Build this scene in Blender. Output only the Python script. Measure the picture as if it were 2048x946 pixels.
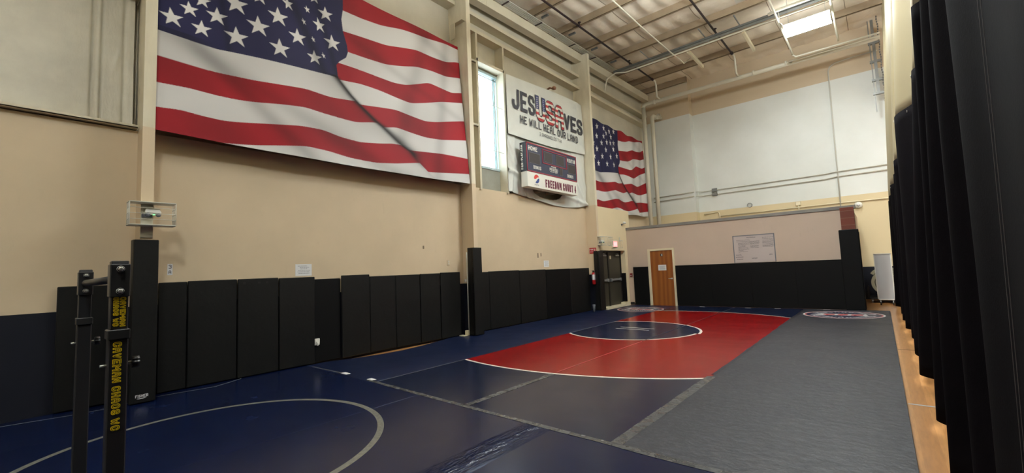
import bpy, math, random
import numpy as np
from mathutils import Vector, Matrix
random.seed(7)
for o in list(bpy.data.objects): bpy.data.objects.remove(o)
S = bpy.context.scene
COL = S.collection

# ---------------------------------------------------------------- camera, world, exposure
FPX = 855.7
cam_d = bpy.data.cameras.new('camera'); cam = bpy.data.objects.new('camera', cam_d); COL.objects.link(cam)
cam_d.sensor_fit = 'HORIZONTAL'; cam_d.sensor_width = 36; cam_d.lens = 36 * FPX / 2048; cam_d.clip_start = .02
CR = Vector((.75717997, .65189, -.0414491)); CU = Vector((.0817754, -.0316453, .9961483)); CF = Vector((-.6480673, .757653, .0772698))
H = 1.54
cam.matrix_world = Matrix(((CR.x, CU.x, -CF.x, 0), (CR.y, CU.y, -CF.y, 0), (CR.z, CU.z, -CF.z, H), (0, 0, 0, 1)))
S.camera = cam
S.view_settings.view_transform = 'Standard'; S.view_settings.look = 'None'
S.view_settings.gamma = 1; S.view_settings.use_curve_mapping = False
S.view_settings.exposure = 0.0
W = bpy.data.worlds.new('world'); S.world = W; W.use_nodes = True
bg = W.node_tree.nodes['Background']; bg.inputs[0].default_value = (.72, .86, 1, 1); bg.inputs[1].default_value = 9.0
LAMP = 106.0          # emission of the fluorescent diffusers

# ---------------------------------------------------------------- colour and material helpers
def lin(r, g, b):
    f = lambda c: (c / 255 / 12.92) if c <= 10 else ((c / 255 + .055) / 1.055) ** 2.4
    return (f(r), f(g), f(b), 1)
class NT:
    def __init__(s, name):
        s.m = bpy.data.materials.new(name); s.m.use_nodes = True; s.t = s.m.node_tree; s.b = s.t.nodes['Principled BSDF']
    def n(s, typ, **k):
        o = s.t.nodes.new(typ)
        for a, v in k.items(): setattr(o, a, v)
        return o
    def put(s, sock, v):
        if hasattr(v, 'is_linked') or hasattr(v, 'links'): s.t.links.new(v, sock)
        else: sock.default_value = v
    def math(s, op, a, b=0, c=None):
        o = s.n('ShaderNodeMath', operation=op); s.put(o.inputs[0], a); s.put(o.inputs[1], b)
        if c is not None: s.put(o.inputs[2], c)
        return o.outputs[0]
    def mix(s, f, a, b):
        o = s.n('ShaderNodeMix', data_type='RGBA'); s.put(o.inputs[0], f); s.put(o.inputs[6], a); s.put(o.inputs[7], b); return o.outputs[2]
    def pos(s):
        g = s.n('ShaderNodeNewGeometry'); x = s.n('ShaderNodeSeparateXYZ'); s.t.links.new(g.outputs['Position'], x.inputs[0])
        return g.outputs['Position'], x.outputs[0], x.outputs[1], x.outputs[2]
    def noise(s, vec, scale, detail=3, rough=.55, stretch=None):
        if stretch:
            mp = s.n('ShaderNodeMapping'); mp.inputs['Scale'].default_value = stretch; s.t.links.new(vec, mp.inputs[0]); vec = mp.outputs[0]
        o = s.n('ShaderNodeTexNoise'); o.inputs['Scale'].default_value = scale; o.inputs['Detail'].default_value = detail
        o.inputs['Roughness'].default_value = rough; s.t.links.new(vec, o.inputs['Vector']); return o.outputs['Fac']
    def ramp(s, f, a, b, lo=0., hi=1.):
        o = s.n('ShaderNodeMapRange'); s.put(o.inputs[0], f); o.inputs[1].default_value = a; o.inputs[2].default_value = b
        o.inputs[3].default_value = lo; o.inputs[4].default_value = hi; o.clamp = True; return o.outputs[0]
    def bump(s, h, strength, dist=.01, prev=None):
        o = s.n('ShaderNodeBump'); o.inputs['Strength'].default_value = strength; o.inputs['Distance'].default_value = dist
        s.put(o.inputs['Height'], h)
        if prev is not None: s.t.links.new(prev, o.inputs['Normal'])
        s.t.links.new(o.outputs[0], s.b.inputs['Normal']); return o.outputs[0]
    def col(s, v): s.put(s.b.inputs['Base Color'], v)
    def rough(s, v): s.put(s.b.inputs['Roughness'], v)
    def spec(s, v): s.put(s.b.inputs['Specular IOR Level'], v)
def plain(name, c, rough=.6, spec=.5, metal=0, bump=0, bscale=40, vary=.0):
    t = NT(name); p, x, y, z = t.pos()
    if vary:
        f = t.noise(p, 2.3, 4); c2 = tuple(v * (1 - vary) for v in c[:3]) + (1,); t.col(t.mix(t.ramp(f, .35, .7), c, c2))
    else: t.col(c)
    t.rough(rough); t.spec(spec); t.put(t.b.inputs['Metallic'], metal)
    if bump: t.bump(t.noise(p, bscale, 4), bump)
    return t.m
def emit(name, c, s):
    t = NT(name); t.col((.8, .8, .8, 1)); t.put(t.b.inputs['Emission Color'], c); t.put(t.b.inputs['Emission Strength'], s); return t.m

# painted walls -------------------------------------------------
def paint(name, hi, navy, zline, scuff=.12):
    t = NT(name); p, x, y, z = t.pos()
    f = t.noise(p, .9, 5, .6); c = t.mix(t.ramp(f, .3, .75), hi, tuple(v * (1 - scuff) for v in hi[:3]) + (1,))
    g = t.noise(p, 9, 5, .65, (1, 1, .35)); c = t.mix(t.ramp(g, .62, .8, 0, .22), c, tuple(v * .7 for v in hi[:3]) + (1,))
    if zline: c = t.mix(t.math('GREATER_THAN', z, zline), navy, c)
    t.col(c); t.rough(.62); t.spec(.3); t.bump(t.noise(p, 55, 3), .12, .004); return t.m
BEIGE = lin(212, 192, 161); NAVY = lin(15, 18, 30)
M = {}
M['board'] = paint('board_paint', BEIGE, NAVY, 1.256)
M['skin'] = paint('liner_paint', lin(212, 205, 186), NAVY, 0, .2)
t = NT('insulation_liner'); p, x, y, z = t.pos()
f = t.noise(p, 1.6, 5, .6); c = t.mix(t.ramp(f, .3, .75), lin(214, 209, 192), lin(192, 187, 172)); t.col(c); t.rough(.55); t.spec(.35)
n1 = t.bump(t.noise(p, 3.2, 5, .6, (1, 1, .35)), .5, .05); M['liner'] = t.m
def backwall():
    t = NT('back_wall_paint'); p, x, y, z = t.pos()
    f = t.noise(p, .6, 4); w = t.mix(t.ramp(f, .3, .75), lin(226, 228, 222), lin(212, 214, 206))
    be = lin(214, 197, 158)
    c = t.mix(t.math('GREATER_THAN', z, 3.68), be, w)
    c = t.mix(t.math('GREATER_THAN', z, 8.0), c, lin(206, 188, 160))
    c = t.mix(t.math('GREATER_THAN', z, 1.13), NAVY, c)
    t.col(c); t.rough(.6); t.spec(.3); t.bump(t.noise(p, 40, 3), .08, .004); return t.m
M['back'] = backwall()
M['partition'] = paint('partition_paint', lin(196, 176, 158), NAVY, 0, .08)
M['greycap'] = plain('grey_cap', lin(128, 124, 118), .6, vary=.25)
M['steel'] = paint('cream_steel_paint', lin(214, 205, 180), NAVY, 0, .18)
M['steel_low'] = None
def colmat():
    t = NT('column_paint'); p, x, y, z = t.pos()
    f = t.noise(p, 4, 4, .6, (1, 1, .3)); a = t.mix(t.ramp(f, .3, .8), lin(228, 219, 194), lin(204, 194, 168))
    t.col(t.mix(t.math('GREATER_THAN', z, 1.256), NAVY, t.mix(t.math('GREATER_THAN', z, 3.65), BEIGE, a))); t.rough(.5); t.spec(.4); return t.m
M['col'] = colmat()
def roofmat():
    t = NT('roof_insulation'); p, x, y, z = t.pos()
    f = t.noise(p, 1.1, 5, .65); c = t.mix(t.ramp(f, .3, .75), lin(236, 224, 204), lin(216, 202, 180))
    sx = t.math('FRACT', t.math('DIVIDE', t.math('ADD', x, 20.35), 1.83)); c = t.mix(t.math('LESS_THAN', sx, .012), c, lin(150, 134, 114))
    t.col(c); t.rough(.7); t.spec(.2)
    w = t.n('ShaderNodeTexWave', wave_type='BANDS', bands_direction='X'); w.inputs['Scale'].default_value = .55; w.inputs['Distortion'].default_value = 1.6; w.inputs['Detail'].default_value = 3
    t.t.links.new(p, w.inputs['Vector']); b = t.bump(w.outputs['Fac'], .55, .06); t.bump(t.noise(p, 5, 5, .65), .5, .03, b); return t.m
M['roof'] = roofmat()
M['purlin'] = plain('purlin_paint', lin(158, 138, 112), .6, .3, vary=.2)
def wood(name, c1, c2, plank=.06, along='Y', gloss=.28):
    t = NT(name); p, x, y, z = t.pos()
    a, b = (x, y) if along == 'Y' else (z, x) if along == 'X' else (x, z)
    row = t.math('FLOOR', t.math('DIVIDE', a, plank)); rnd = t.n('ShaderNodeTexWhiteNoise', noise_dimensions='1D'); t.put(rnd.inputs['W'], row)
    col = t.mix(t.math('MULTIPLY', rnd.outputs[0], .7), c1, c2)
    g = t.noise(p, 7, 5, .6, (6, .6, 6) if along == 'Y' else (6, 6, .5)); col = t.mix(t.ramp(g, .4, .75, 0, .5), col, tuple(v * .6 for v in c2[:3]) + (1,))
    t.col(col); t.rough(gloss); t.spec(.5); return t.m
M['floor'] = wood('maple_floor', lin(192, 140, 86), lin(162, 112, 64))
def doorwood():
    t = NT('veneer_door'); p, x, y, z = t.pos()
    w = t.n('ShaderNodeTexWave', wave_type='BANDS', bands_direction='X'); w.inputs['Scale'].default_value = 1.5; w.inputs['Distortion'].default_value = 9; w.inputs['Detail'].default_value = 2; w.inputs['Detail Scale'].default_value = .5
    mp = t.n('ShaderNodeMapping'); mp.inputs['Scale'].default_value = (1.4, 1, .22); t.t.links.new(p, mp.inputs[0]); t.t.links.new(mp.outputs[0], w.inputs['Vector'])
    t.col(t.mix(w.outputs['Fac'], lin(152, 92, 40), lin(132, 74, 30))); t.rough(.38); return t.m
M['door'] = doorwood()
# mats ----------------------------------------------------------
def matmat(name, base, kind, rough=.33, wr=None):
    t = NT(name); p, x, y, z = t.pos()
    f = t.noise(p, 1.3, 5, .6); c = t.mix(t.ramp(f, .3, .75), base, tuple(v * .78 for v in base[:3]) + (1,))
    def dist(cx, cy):
        a = t.math('SUBTRACT', x, cx); b = t.math('SUBTRACT', y, cy)
        return t.math('SQRT', t.math('ADD', t.math('MULTIPLY', a, a), t.math('MULTIPLY', b, b)))
    white = lin(222, 216, 200)
    t.spec({'ring': .30, 'worn': .40, 'plain': .30}.get(kind, .36))
    if kind == 'red':
        near = t.math('LESS_THAN', y, 9.4)
        dn = t.math('SUBTRACT', dist(-4.504, 9.505), 4.509); df = t.math('SUBTRACT', dist(-4.238, 9.848), 3.817)
        d = t.math('ADD', t.math('MULTIPLY', near, dn), t.math('MULTIPLY', t.math('SUBTRACT', 1, near), df))
        ins = t.math('LESS_THAN', d, 0)
        rd = t.mix(t.ramp(f, .3, .75), lin(138, 2, 8), lin(118, 1, 5)); c = t.mix(ins, c, rd)
        c = t.mix(t.math('LESS_THAN', t.math('ABSOLUTE', d), .026), c, white)
        dnn = t.math('SUBTRACT', dist(-4.547, 9.469), 1.478); dff = t.math('SUBTRACT', dist(-4.565, 9.30), 1.56)
        e = t.math('ADD', t.math('MULTIPLY', near, dnn), t.math('MULTIPLY', t.math('SUBTRACT', 1, near), dff))
        c = t.mix(t.math('LESS_THAN', e, 0), c, base); c = t.mix(t.math('LESS_THAN', t.math('ABSOLUTE', e), .027), c, white)
        for yy, x0, x1 in ((9.458, -4.94, -4.12), (9.703, -4.94, -4.09)):
            m1 = t.math('LESS_THAN', t.math('ABSOLUTE', t.math('SUBTRACT', y, yy)), .018)
            m2 = t.math('LESS_THAN', t.math('ABSOLUTE', t.math('SUBTRACT', x, (x0 + x1) / 2)), (x1 - x0) / 2)
            c = t.mix(t.math('MULTIPLY', m1, m2), c, white)
    if kind == 'ring':
        e = t.math('ABSOLUTE', t.math('SUBTRACT', dist(-4.715, 1.225), 1.456))
        g = t.noise(p, 30, 3); c = t.mix(t.math('LESS_THAN', e, .031), c, t.mix(t.ramp(g, .3, .8), lin(122, 121, 112), lin(98, 97, 90)))
    if kind == 'worn':
        sc = t.noise(p, 22, 6, .75, (.6, 1.2, 1)); c = t.mix(t.ramp(sc, .32, .6, .55, 0), c, lin(14, 16, 22)); c = t.mix(t.ramp(sc, .48, .72, 0, .30), c, lin(104, 106, 112))
    else:
        sc = t.noise(p, 60, 4, .7, (.25, 1, 1)); c = t.mix(t.ramp(sc, .3, .75, .12, 0), c, lin(8, 8, 14))
    t.col(c)
    rr = t.noise(p, 2, 3, .5); t.rough(t.ramp(rr, .3, .75, rough, rough + .06))
    n = t.bump(t.noise(p, 1.6, 1, .4, (1, 2.4, 1)), .06, .03)
    n = t.bump(t.noise(p, 9, 2, .5, (.4, 2.4, 1)), .04, .006, n)
    if kind == 'worn': n = t.bump(t.noise(p, 7, 4, .6, (1.3, 1.6, 1)), .32, .025, n)
    if wr is not None:
        m = t.ramp(t.math('ABSOLUTE', t.math('SUBTRACT', x, wr)), .02, .17, 1, 0)
        h = t.math('MULTIPLY', t.noise(p, 13, 2, .5, (2.2, .55, 1)), m); t.bump(h, .9, .035, n)
    return t.m
M['mat_navy'] = matmat('mat_vinyl_navy', lin(15, 27, 58), 'plain')
M['mat_red'] = matmat('mat_vinyl_red', lin(18, 28, 54), 'red', .20)
M['mat_grey'] = matmat('mat_vinyl_worn', lin(40, 41, 48), 'worn', .45)
M['mat_near'] = matmat('mat_vinyl_near', lin(7, 20, 54), 'ring', .22, -2.62)
M['print_w'] = plain('print_white', lin(208, 206, 204), .4); M['print_r'] = plain('print_red', lin(170, 58, 60), .4); M['print_n'] = plain('print_navy', lin(26, 30, 56), .4)
def tapemat():
    t = NT('clear_seam_tape'); p, x, y, z = t.pos(); g = t.noise(p, 22, 5, .7)
    t.col(t.mix(t.ramp(g, .3, .75), lin(90, 90, 88), lin(48, 50, 54))); t.rough(t.ramp(t.noise(p, 9, 4), .3, .7, .12, .42)); t.bump(t.noise(p, 14, 4), .5, .012); return t.m
M['tape'] = tapemat()
M['seam_red'] = plain('seam_on_red', lin(140, 66, 60), .5); M['seam_dark'] = plain('dark_seam_gap', lin(14, 16, 26), .5)
M['tape_thin'] = plain('thin_seam_line', lin(120, 122, 124), .35)
t = NT('black_pad_vinyl'); p, x, y, z = t.pos(); t.col(lin(15, 15, 14)); t.rough(.5); t.spec(.35)
n = t.bump(t.noise(p, 2.6, 4, .6), .35, .03); t.bump(t.noise(p, 160, 2), .12, .002, n); M['pad'] = t.m
M['pad_flat'] = plain('dark_pad_vinyl', lin(6, 6, 7), .6, .2)
M['cloth_dark'] = None
def velour(name, c1, c2, sc=.1):
    t = NT(name); p, x, y, z = t.pos(); f = t.noise(p, 9, 5, .7, (1, 1, .5)); g = t.noise(p, 1.2, 4)
    c = t.mix(t.ramp(f, .4, .75), c1, c2); c = t.mix(t.ramp(t.noise(p, 26, 5, .8, (1, 1, .4)), .7, .85, 0, .03), c, lin(120, 108, 104))
    t.col(c); t.rough(.95); t.spec(.04); t.put(t.b.inputs['Sheen Weight'], .0); t.bump(t.noise(p, 60, 4, .7), .25, .004); return t.m
M['velour'] = velour('dark_curtain_fabric', lin(15, 12, 15), lin(10, 8, 10))
t = NT('cream_curtain_vinyl'); p, x, y, z = t.pos(); f = t.noise(p, .8, 3, .5, (1, 1, .2)); t.col(t.mix(t.ramp(f, .3, .7), lin(164, 152, 120), lin(150, 138, 106))); t.rough(.55)
M['canvas'] = t.m
M['cream'] = plain('cream_trim_paint', lin(222, 210, 178), .45, vary=.08)
M['pipe'] = plain('white_pipe_paint', lin(216, 210, 190), .4, vary=.08)
M['blackpipe'] = plain('dark_sprinkler_pipe', lin(44, 26, 28), .5)
M['galv'] = plain('galvanised_steel', lin(150, 152, 150), .35, metal=.7, vary=.2)
M['galv_lt'] = plain('conduit_steel', lin(206, 206, 196), .4, metal=.1)
M['galv_pt'] = plain('painted_conduit', lin(196, 194, 182), .45)
M['black'] = plain('black_powdercoat', lin(30, 30, 32), .42, bump=.08, bscale=300)
M['black2'] = plain('black_collar', lin(40, 40, 40), .38)
M['plastic'] = plain('black_plastic', lin(16, 16, 18), .35)
M['bolt'] = plain('zinc_bolt', lin(205, 205, 196), .28, metal=.6)
M['yellow'] = plain('yellow_print', lin(255, 222, 20), .5)
M['white'] = plain('white_plastic', lin(226, 224, 214), .4)
M['paper'] = plain('paper', lin(222, 222, 222), .6)
M['ink'] = plain('ink_grey', lin(110, 112, 118), .6)
M['inkd'] = plain('ink_dark', lin(52, 54, 62), .6)
M['inkr'] = plain('ink_red', lin(150, 70, 80), .6)
M['red'] = plain('red_enamel', lin(176, 22, 26), .35)
M['bronze'] = plain('bronze_door', lin(58, 54, 44), .45)
M['bronzef'] = plain('bronze_frame', lin(34, 30, 26), .45)
M['alu'] = plain('aluminium', lin(168, 170, 170), .32, metal=.6)
M['dk'] = plain('near_black', lin(14, 14, 16), .5)
def brick():
    t = NT('brown_brick'); p, x, y, z = t.pos(); b = t.n('ShaderNodeTexBrick'); mp = t.n('ShaderNodeMapping'); mp.inputs['Rotation'].default_value = (math.pi / 2, 0, 0)
    t.t.links.new(p, mp.inputs[0]); t.t.links.new(mp.outputs[0], b.inputs['Vector'])
    b.inputs['Color1'].default_value = lin(124, 58, 40); b.inputs['Color2'].default_value = lin(100, 48, 34); b.inputs['Mortar'].default_value = lin(120, 84, 68)
    b.inputs['Scale'].default_value = 1; b.inputs['Brick Width'].default_value = 3.1; b.inputs['Row Height'].default_value = .2; b.inputs['Mortar Size'].default_value = .008
    t.col(b.outputs[0]); t.rough(.7); return t.m
M['brick'] = brick()
def glass():
    m = bpy.data.materials.new('window_glass'); m.use_nodes = True; t = m.node_tree; t.nodes.clear()
    o = t.nodes.new('ShaderNodeOutputMaterial'); a = t.nodes.new('ShaderNodeBsdfTransparent'); b = t.nodes.new('ShaderNodeBsdfGlossy'); b.inputs['Roughness'].default_value = .05
    x = t.nodes.new('ShaderNodeMixShader'); x.inputs[0].default_value = .06; t.links.new(a.outputs[0], x.inputs[1]); t.links.new(b.outputs[0], x.inputs[2]); t.links.new(x.outputs[0], o.inputs[0]); return m
M['glass'] = glass()
M['lamp'] = emit('lamp_diffuser', (.90, .97, 1, 1), LAMP)
M['exit'] = emit('exit_sign_face', (1, .10, .10, 1), 1.3)
M['green'] = emit('green_indicator', (.05, 1, .2, 1), 2)
def attr(name, rough):
    t = NT(name); a = t.n('ShaderNodeAttribute', attribute_name='col'); t.t.links.new(a.outputs[0], t.b.inputs[0]); t.rough(rough); t.spec(.25)
    p, x, y, z = t.pos(); t.bump(t.noise(p, 2.2, 3), .15, .03); return t.m
M['flag'] = attr('printed_flag_cloth', .6)
M['banner'] = plain('banner_vinyl', lin(218, 220, 212), .55, vary=.07)
M['letter_d'] = plain('banner_ink', lin(54, 54, 62), .5)
M['flag_b'] = plain('flag_blue_ink', lin(60, 66, 116), .5)
M['flag_r'] = plain('flag_red_ink', lin(168, 48, 50), .5)
M['flag_w'] = plain('flag_white_ink', lin(222, 218, 206), .5)
M['sb_navy'] = plain('scoreboard_navy', lin(52, 56, 76), .5); M['sb_red'] = plain('scoreboard_red', lin(150, 44, 60), .5)
M['sb_digit'] = plain('scoreboard_display', lin(56, 50, 50), .5); M['sb_white'] = plain('scoreboard_white', lin(226, 224, 212), .5)
M['sb_maroon'] = plain('scoreboard_maroon', lin(104, 36, 56), .5); M['blue'] = plain('emblem_blue', lin(60, 76, 130), .5); M['redor'] = plain('emblem_red', lin(214, 70, 60), .5)
M['tube'] = plain('rolled_mat_vinyl', lin(152, 148, 126), .5, vary=.15)
M['wboard'] = plain('whiteboard_face', lin(190, 188, 186), .35)

# ---------------------------------------------------------------- mesh builder
class MB:
    def __init__(s): s.v = []; s.f = []; s.mi = []; s.smooth = []
    def add(s, vs, fs, mi=0, sm=False):
        b = len(s.v); s.v += [tuple(map(float, q)) for q in vs]
        for f in fs: s.f.append([b + i for i in f]); s.mi.append(mi); s.smooth.append(sm)
        return s
    def box(s, x0, x1, y0, y1, z0, z1, mi=0):
        vs = [(x, y, z) for z in (z0, z1) for y in (y0, y1) for x in (x0, x1)]
        return s.add(vs, [(0, 2, 3, 1), (4, 5, 7, 6), (0, 1, 5, 4), (2, 6, 7, 3), (0, 4, 6, 2), (1, 3, 7, 5)], mi)
    def rbox(s, x0, x1, y0, y1, z0, z1, r=.01, mi=0):
        # box with all edges chamfered by r
        vs = []; idx = {}
        X, Y, Z = (x0, x1), (y0, y1), (z0, z1)
        def pt(i, j, k, ax):
            key = (i, j, k, ax)
            if key not in idx:
                p = [X[i], Y[j], Z[k]]; sg = [1 - 2 * i, 1 - 2 * j, 1 - 2 * k]
                for a in range(3):
                    if a != ax: p[a] += sg[a] * r
                idx[key] = len(vs); vs.append(p)
            return idx[key]
        F = []
        for ax in range(3):
            o = [a for a in range(3) if a != ax]
            for e in (0, 1):
                q = []
                for (u, w) in ((0, 0), (1, 0), (1, 1), (0, 1)):
                    c = [0, 0, 0]; c[ax] = e; c[o[0]] = u; c[o[1]] = w; q.append(pt(*c, ax))
                F.append(q)
        for ax in range(3):  # edge strips parallel to ax
            o = [a for a in range(3) if a != ax]
            for u in (0, 1):
                for w in (0, 1):
                    c0 = [0, 0, 0]; c0[o[0]] = u; c0[o[1]] = w; c1 = list(c0); c1[ax] = 1
                    F.append([pt(*c0, o[0]), pt(*c1, o[0]), pt(*c1, o[1]), pt(*c0, o[1])])
        for i in (0, 1):
            for j in (0, 1):
                for k in (0, 1): F.append([pt(i, j, k, 0), pt(i, j, k, 1), pt(i, j, k, 2)])
        return s.add(vs, F, mi)
    def tube(s, pts, r, n=10, mi=0, cap=True):
        pts = [Vector(p) for p in pts]; rings = []; N = len(pts); base = len(s.v); up = None; rs = r if hasattr(r, '__len__') else [r] * N
        for i, p in enumerate(pts):
            d = (pts[min(i + 1, N - 1)] - pts[max(i - 1, 0)]).normalized()
            if up is None: up = Vector((0, 0, 1)) if abs(d.z) < .9 else Vector((1, 0, 0))
            a = d.cross(up).normalized(); b = a.cross(d).normalized(); up = b
            rings.append([p + (a * math.cos(2 * math.pi * k / n) + b * math.sin(2 * math.pi * k / n)) * rs[i] for k in range(n)])
        vs = [q for rr in rings for q in rr]; fs = [(i * n + k, i * n + (k + 1) % n, (i + 1) * n + (k + 1) % n, (i + 1) * n + k) for i in range(N - 1) for k in range(n)]
        s.add(vs, fs, mi, True)
        if cap: s.add(rings[0], [tuple(range(n))], mi); s.add(rings[-1], [tuple(range(n - 1, -1, -1))], mi)
        return s
    def quad(s, a, b, c, d, mi=0): return s.add([a, b, c, d], [(0, 1, 2, 3)], mi)
    def lathe(s, prof, origin, axis='Z', n=20, mi=0):
        vs = []
        for (r, h) in prof:
            for k in range(n):
                a = 2 * math.pi * k / n; u, w = r * math.cos(a), r * math.sin(a)
                q = {'Z': (u, w, h), 'X': (h, u, w), 'Y': (u, h, w)}[axis]; vs.append([q[i] + origin[i] for i in range(3)])
        m = len(prof); s.add(vs, [(i * n + k, i * n + (k + 1) % n, (i + 1) * n + (k + 1) % n, (i + 1) * n + k) for i in range(m - 1) for k in range(n)], mi, True); return s
def build(name, mb, mats, parent=None, loc=None):
    if not isinstance(mats, (list, tuple)): mats = [mats]
    me = bpy.data.meshes.new(name)
    V = np.array(mb.v, float)
    if parent is not None: off = np.array(PL[parent.name])
    elif loc is not None: off = np.array(loc, float)
    else: off = np.array([(V[:, 0].min() + V[:, 0].max()) / 2, (V[:, 1].min() + V[:, 1].max()) / 2, V[:, 2].min()])
    me.from_pydata((V - off).tolist(), [], mb.f)
    for m in mats: me.materials.append(m)
    me.polygons.foreach_set('material_index', mb.mi); me.polygons.foreach_set('use_smooth', mb.smooth)
    me.update()
    import bmesh
    b = bmesh.new(); b.from_mesh(me); bmesh.ops.remove_doubles(b, verts=b.verts, dist=1e-6); bmesh.ops.recalc_face_normals(b, faces=b.faces); b.to_mesh(me); b.free()
    o = bpy.data.objects.new(name, me); COL.objects.link(o)
    if parent is not None:
        o.parent = parent; PL[o.name] = tuple(off)
    else:
        o.location = off.tolist(); PL[o.name] = tuple(off)
    return o
PL = {}
def sub(name, mb, mats, parent):
    return build(name, mb, mats, parent)
def empty(name, loc):
    o = bpy.data.objects.new(name, None); COL.objects.link(o); o.location = loc; o.empty_display_size = .1; PL[o.name] = tuple(loc); return o
def tag(o, label, cat, group=None, kind=None):
    o['label'] = label; o['category'] = cat
    if group: o['group'] = group
    if kind: o['kind'] = kind
    return o
def struct(name, mb, mats, parent=None, label=None):
    o = build(name, mb, mats, parent)
    if parent is None: o['kind'] = 'structure'
    if label: o['label'] = label
    return o

# ---------------------------------------------------------------- block lettering
G = {
 'A': [[(0, 0), (0, .72), (.25, 1), (.75, 1), (1, .72), (1, 0)], [(0, .42), (1, .42)]],
 'B': [[(0, 0), (0, 1), (.75, 1), (1, .85), (1, .65), (.78, .52), (1, .38), (1, .15), (.75, 0), (0, 0)], [(0, .52), (.78, .52)]],
 'C': [[(1, .75), (1, .85), (.78, 1), (.22, 1), (0, .83), (0, .17), (.22, 0), (.78, 0), (1, .17), (1, .27)]],
 'D': [[(0, 0), (0, 1), (.7, 1), (1, .8), (1, .2), (.7, 0), (0, 0)]],
 'E': [[(1, 1), (0, 1), (0, 0), (1, 0)], [(0, .5), (.75, .5)]],
 'F': [[(1, 1), (0, 1), (0, 0)], [(0, .5), (.75, .5)]],
 'G': [[(1, .75), (1, .85), (.78, 1), (.22, 1), (0, .83), (0, .17), (.22, 0), (.78, 0), (1, .17), (1, .45), (.55, .45)]],
 'H': [[(0, 0), (0, 1)], [(1, 0), (1, 1)], [(0, .5), (1, .5)]],
 'I': [[(.5, 0), (.5, 1)]],
 'J': [[(1, 1), (1, .2), (.78, 0), (.22, 0), (0, .2), (0, .32)]],
 'K': [[(0, 0), (0, 1)], [(1, 1), (0, .45)], [(.3, .6), (1, 0)]],
 'L': [[(0, 1), (0, 0), (1, 0)]],
 'M': [[(0, 0), (0, 1), (.5, .4), (1, 1), (1, 0)]],
 'N': [[(0, 0), (0, 1), (1, 0), (1, 1)]],
 'O': [[(0, .2), (0, .8), (.25, 1), (.75, 1), (1, .8), (1, .2), (.75, 0), (.25, 0), (0, .2)]],
 'P': [[(0, 0), (0, 1), (.75, 1), (1, .85), (1, .6), (.75, .45), (0, .45)]],
 'R': [[(0, 0), (0, 1), (.75, 1), (1, .85), (1, .6), (.75, .45), (0, .45)], [(.5, .45), (1, 0)]],
 'S': [[(1, .80), (1, .86), (.80, 1), (.20, 1), (0, .87), (0, .67), (.18, .55), (.82, .45), (1, .33), (1, .13), (.80, 0), (.20, 0), (0, .14), (0, .20)]],
 'T': [[(0, 1), (1, 1)], [(.5, 1), (.5, 0)]],
 'U': [[(0, 1), (0, .2), (.25, 0), (.75, 0), (1, .2), (1, 1)]],
 'V': [[(0, 1), (.5, 0), (1, 1)]],
 'W': [[(0, 1), (.22, 0), (.5, .7), (.78, 0), (1, 1)]],
 'X': [[(0, 1), (1, 0)], [(0, 0), (1, 1)]],
 'Y': [[(0, 1), (.5, .5), (1, 1)], [(.5, .5), (.5, 0)]],
 '1': [[(.2, .8), (.5, 1), (.5, 0)]],
 '2': [[(0, .8), (.22, 1), (.78, 1), (1, .82), (1, .6), (0, 0), (1, 0)]],
 '3': [[(0, .85), (.22, 1), (.78, 1), (1, .85), (1, .65), (.75, .52), (.35, .52)], [(.75, .52), (1, .38), (1, .15), (.78, 0), (.22, 0), (0, .15)]],
 '4': [[(.75, 0), (.75, 1), (0, .3), (1, .3)]],
 '7': [[(0, 1), (1, 1), (.35, 0)]],
 ':': [[(.5, .2), (.5, .3)], [(.5, .65), (.5, .75)]],
 '.': [[(.5, 0), (.5, .06)]], '-': [[(.1, .5), (.9, .5)]],
}
def text_polys(s, w, h, gap, th):
    """list of 2D polygons for a line of block letters, starting at the origin; th = stroke width"""
    P = []; x = 0
    for ch in s:
        if ch == ' ': x += w * .6; continue
        ww = w * (.35 if ch in 'I:.1' else 1.25 if ch in 'MW' else 1)
        t2 = th / 2
        for pl in G[ch]:
            q = [(x + t2 + px * (ww - th), t2 + py * (h - th)) for px, py in pl]
            def straight(i_, j_): return 0 <= j_ < len(q) and (abs(q[i_][0] - q[j_][0]) < 1e-6 or abs(q[i_][1] - q[j_][1]) < 1e-6)
            closed = q[0] == q[-1]
            for si in range(len(q) - 1):
                a, b = q[si], q[si + 1]
                dx, dy = b[0] - a[0], b[1] - a[1]; L = math.hypot(dx, dy) or 1; dx /= L; dy /= L
                ax_ = abs(dx) > .999 or abs(dy) > .999
                ea = t2 if ax_ and ((si == 0 and (not closed or straight(len(q) - 1, len(q) - 2))) or (si > 0 and straight(si, si - 1))) else t2 * .2
                eb = t2 if ax_ and ((si == len(q) - 2 and (not closed or straight(0, 1))) or (si < len(q) - 2 and straight(si + 1, si + 2))) else t2 * .2
                if not ax_ and not closed and si == 0: ea = t2 * .5
                if not ax_ and not closed and si == len(q) - 2: eb = t2 * .5
                nx, ny = -dy * t2, dx * t2
                P.append([(a[0] - dx * ea + nx, a[1] - dy * ea + ny), (a[0] - dx * ea - nx, a[1] - dy * ea - ny), (b[0] + dx * eb - nx, b[1] + dy * eb - ny), (b[0] + dx * eb + nx, b[1] + dy * eb + ny)])
            for vi, a in enumerate(q):
                nb_ = [q[j_] for j_ in (vi - 1, vi + 1) if 0 <= j_ < len(q)]
                if all(abs(n_[0] - a[0]) < 1e-6 or abs(n_[1] - a[1]) < 1e-6 for n_ in nb_): continue
                P.append([(a[0] + t2 * .98 * math.cos(math.pi / 8 + k * math.pi / 4), a[1] + t2 * .98 * math.sin(math.pi / 8 + k * math.pi / 4)) for k in range(8)])
        x += ww + gap
    return P, x - gap
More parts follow.
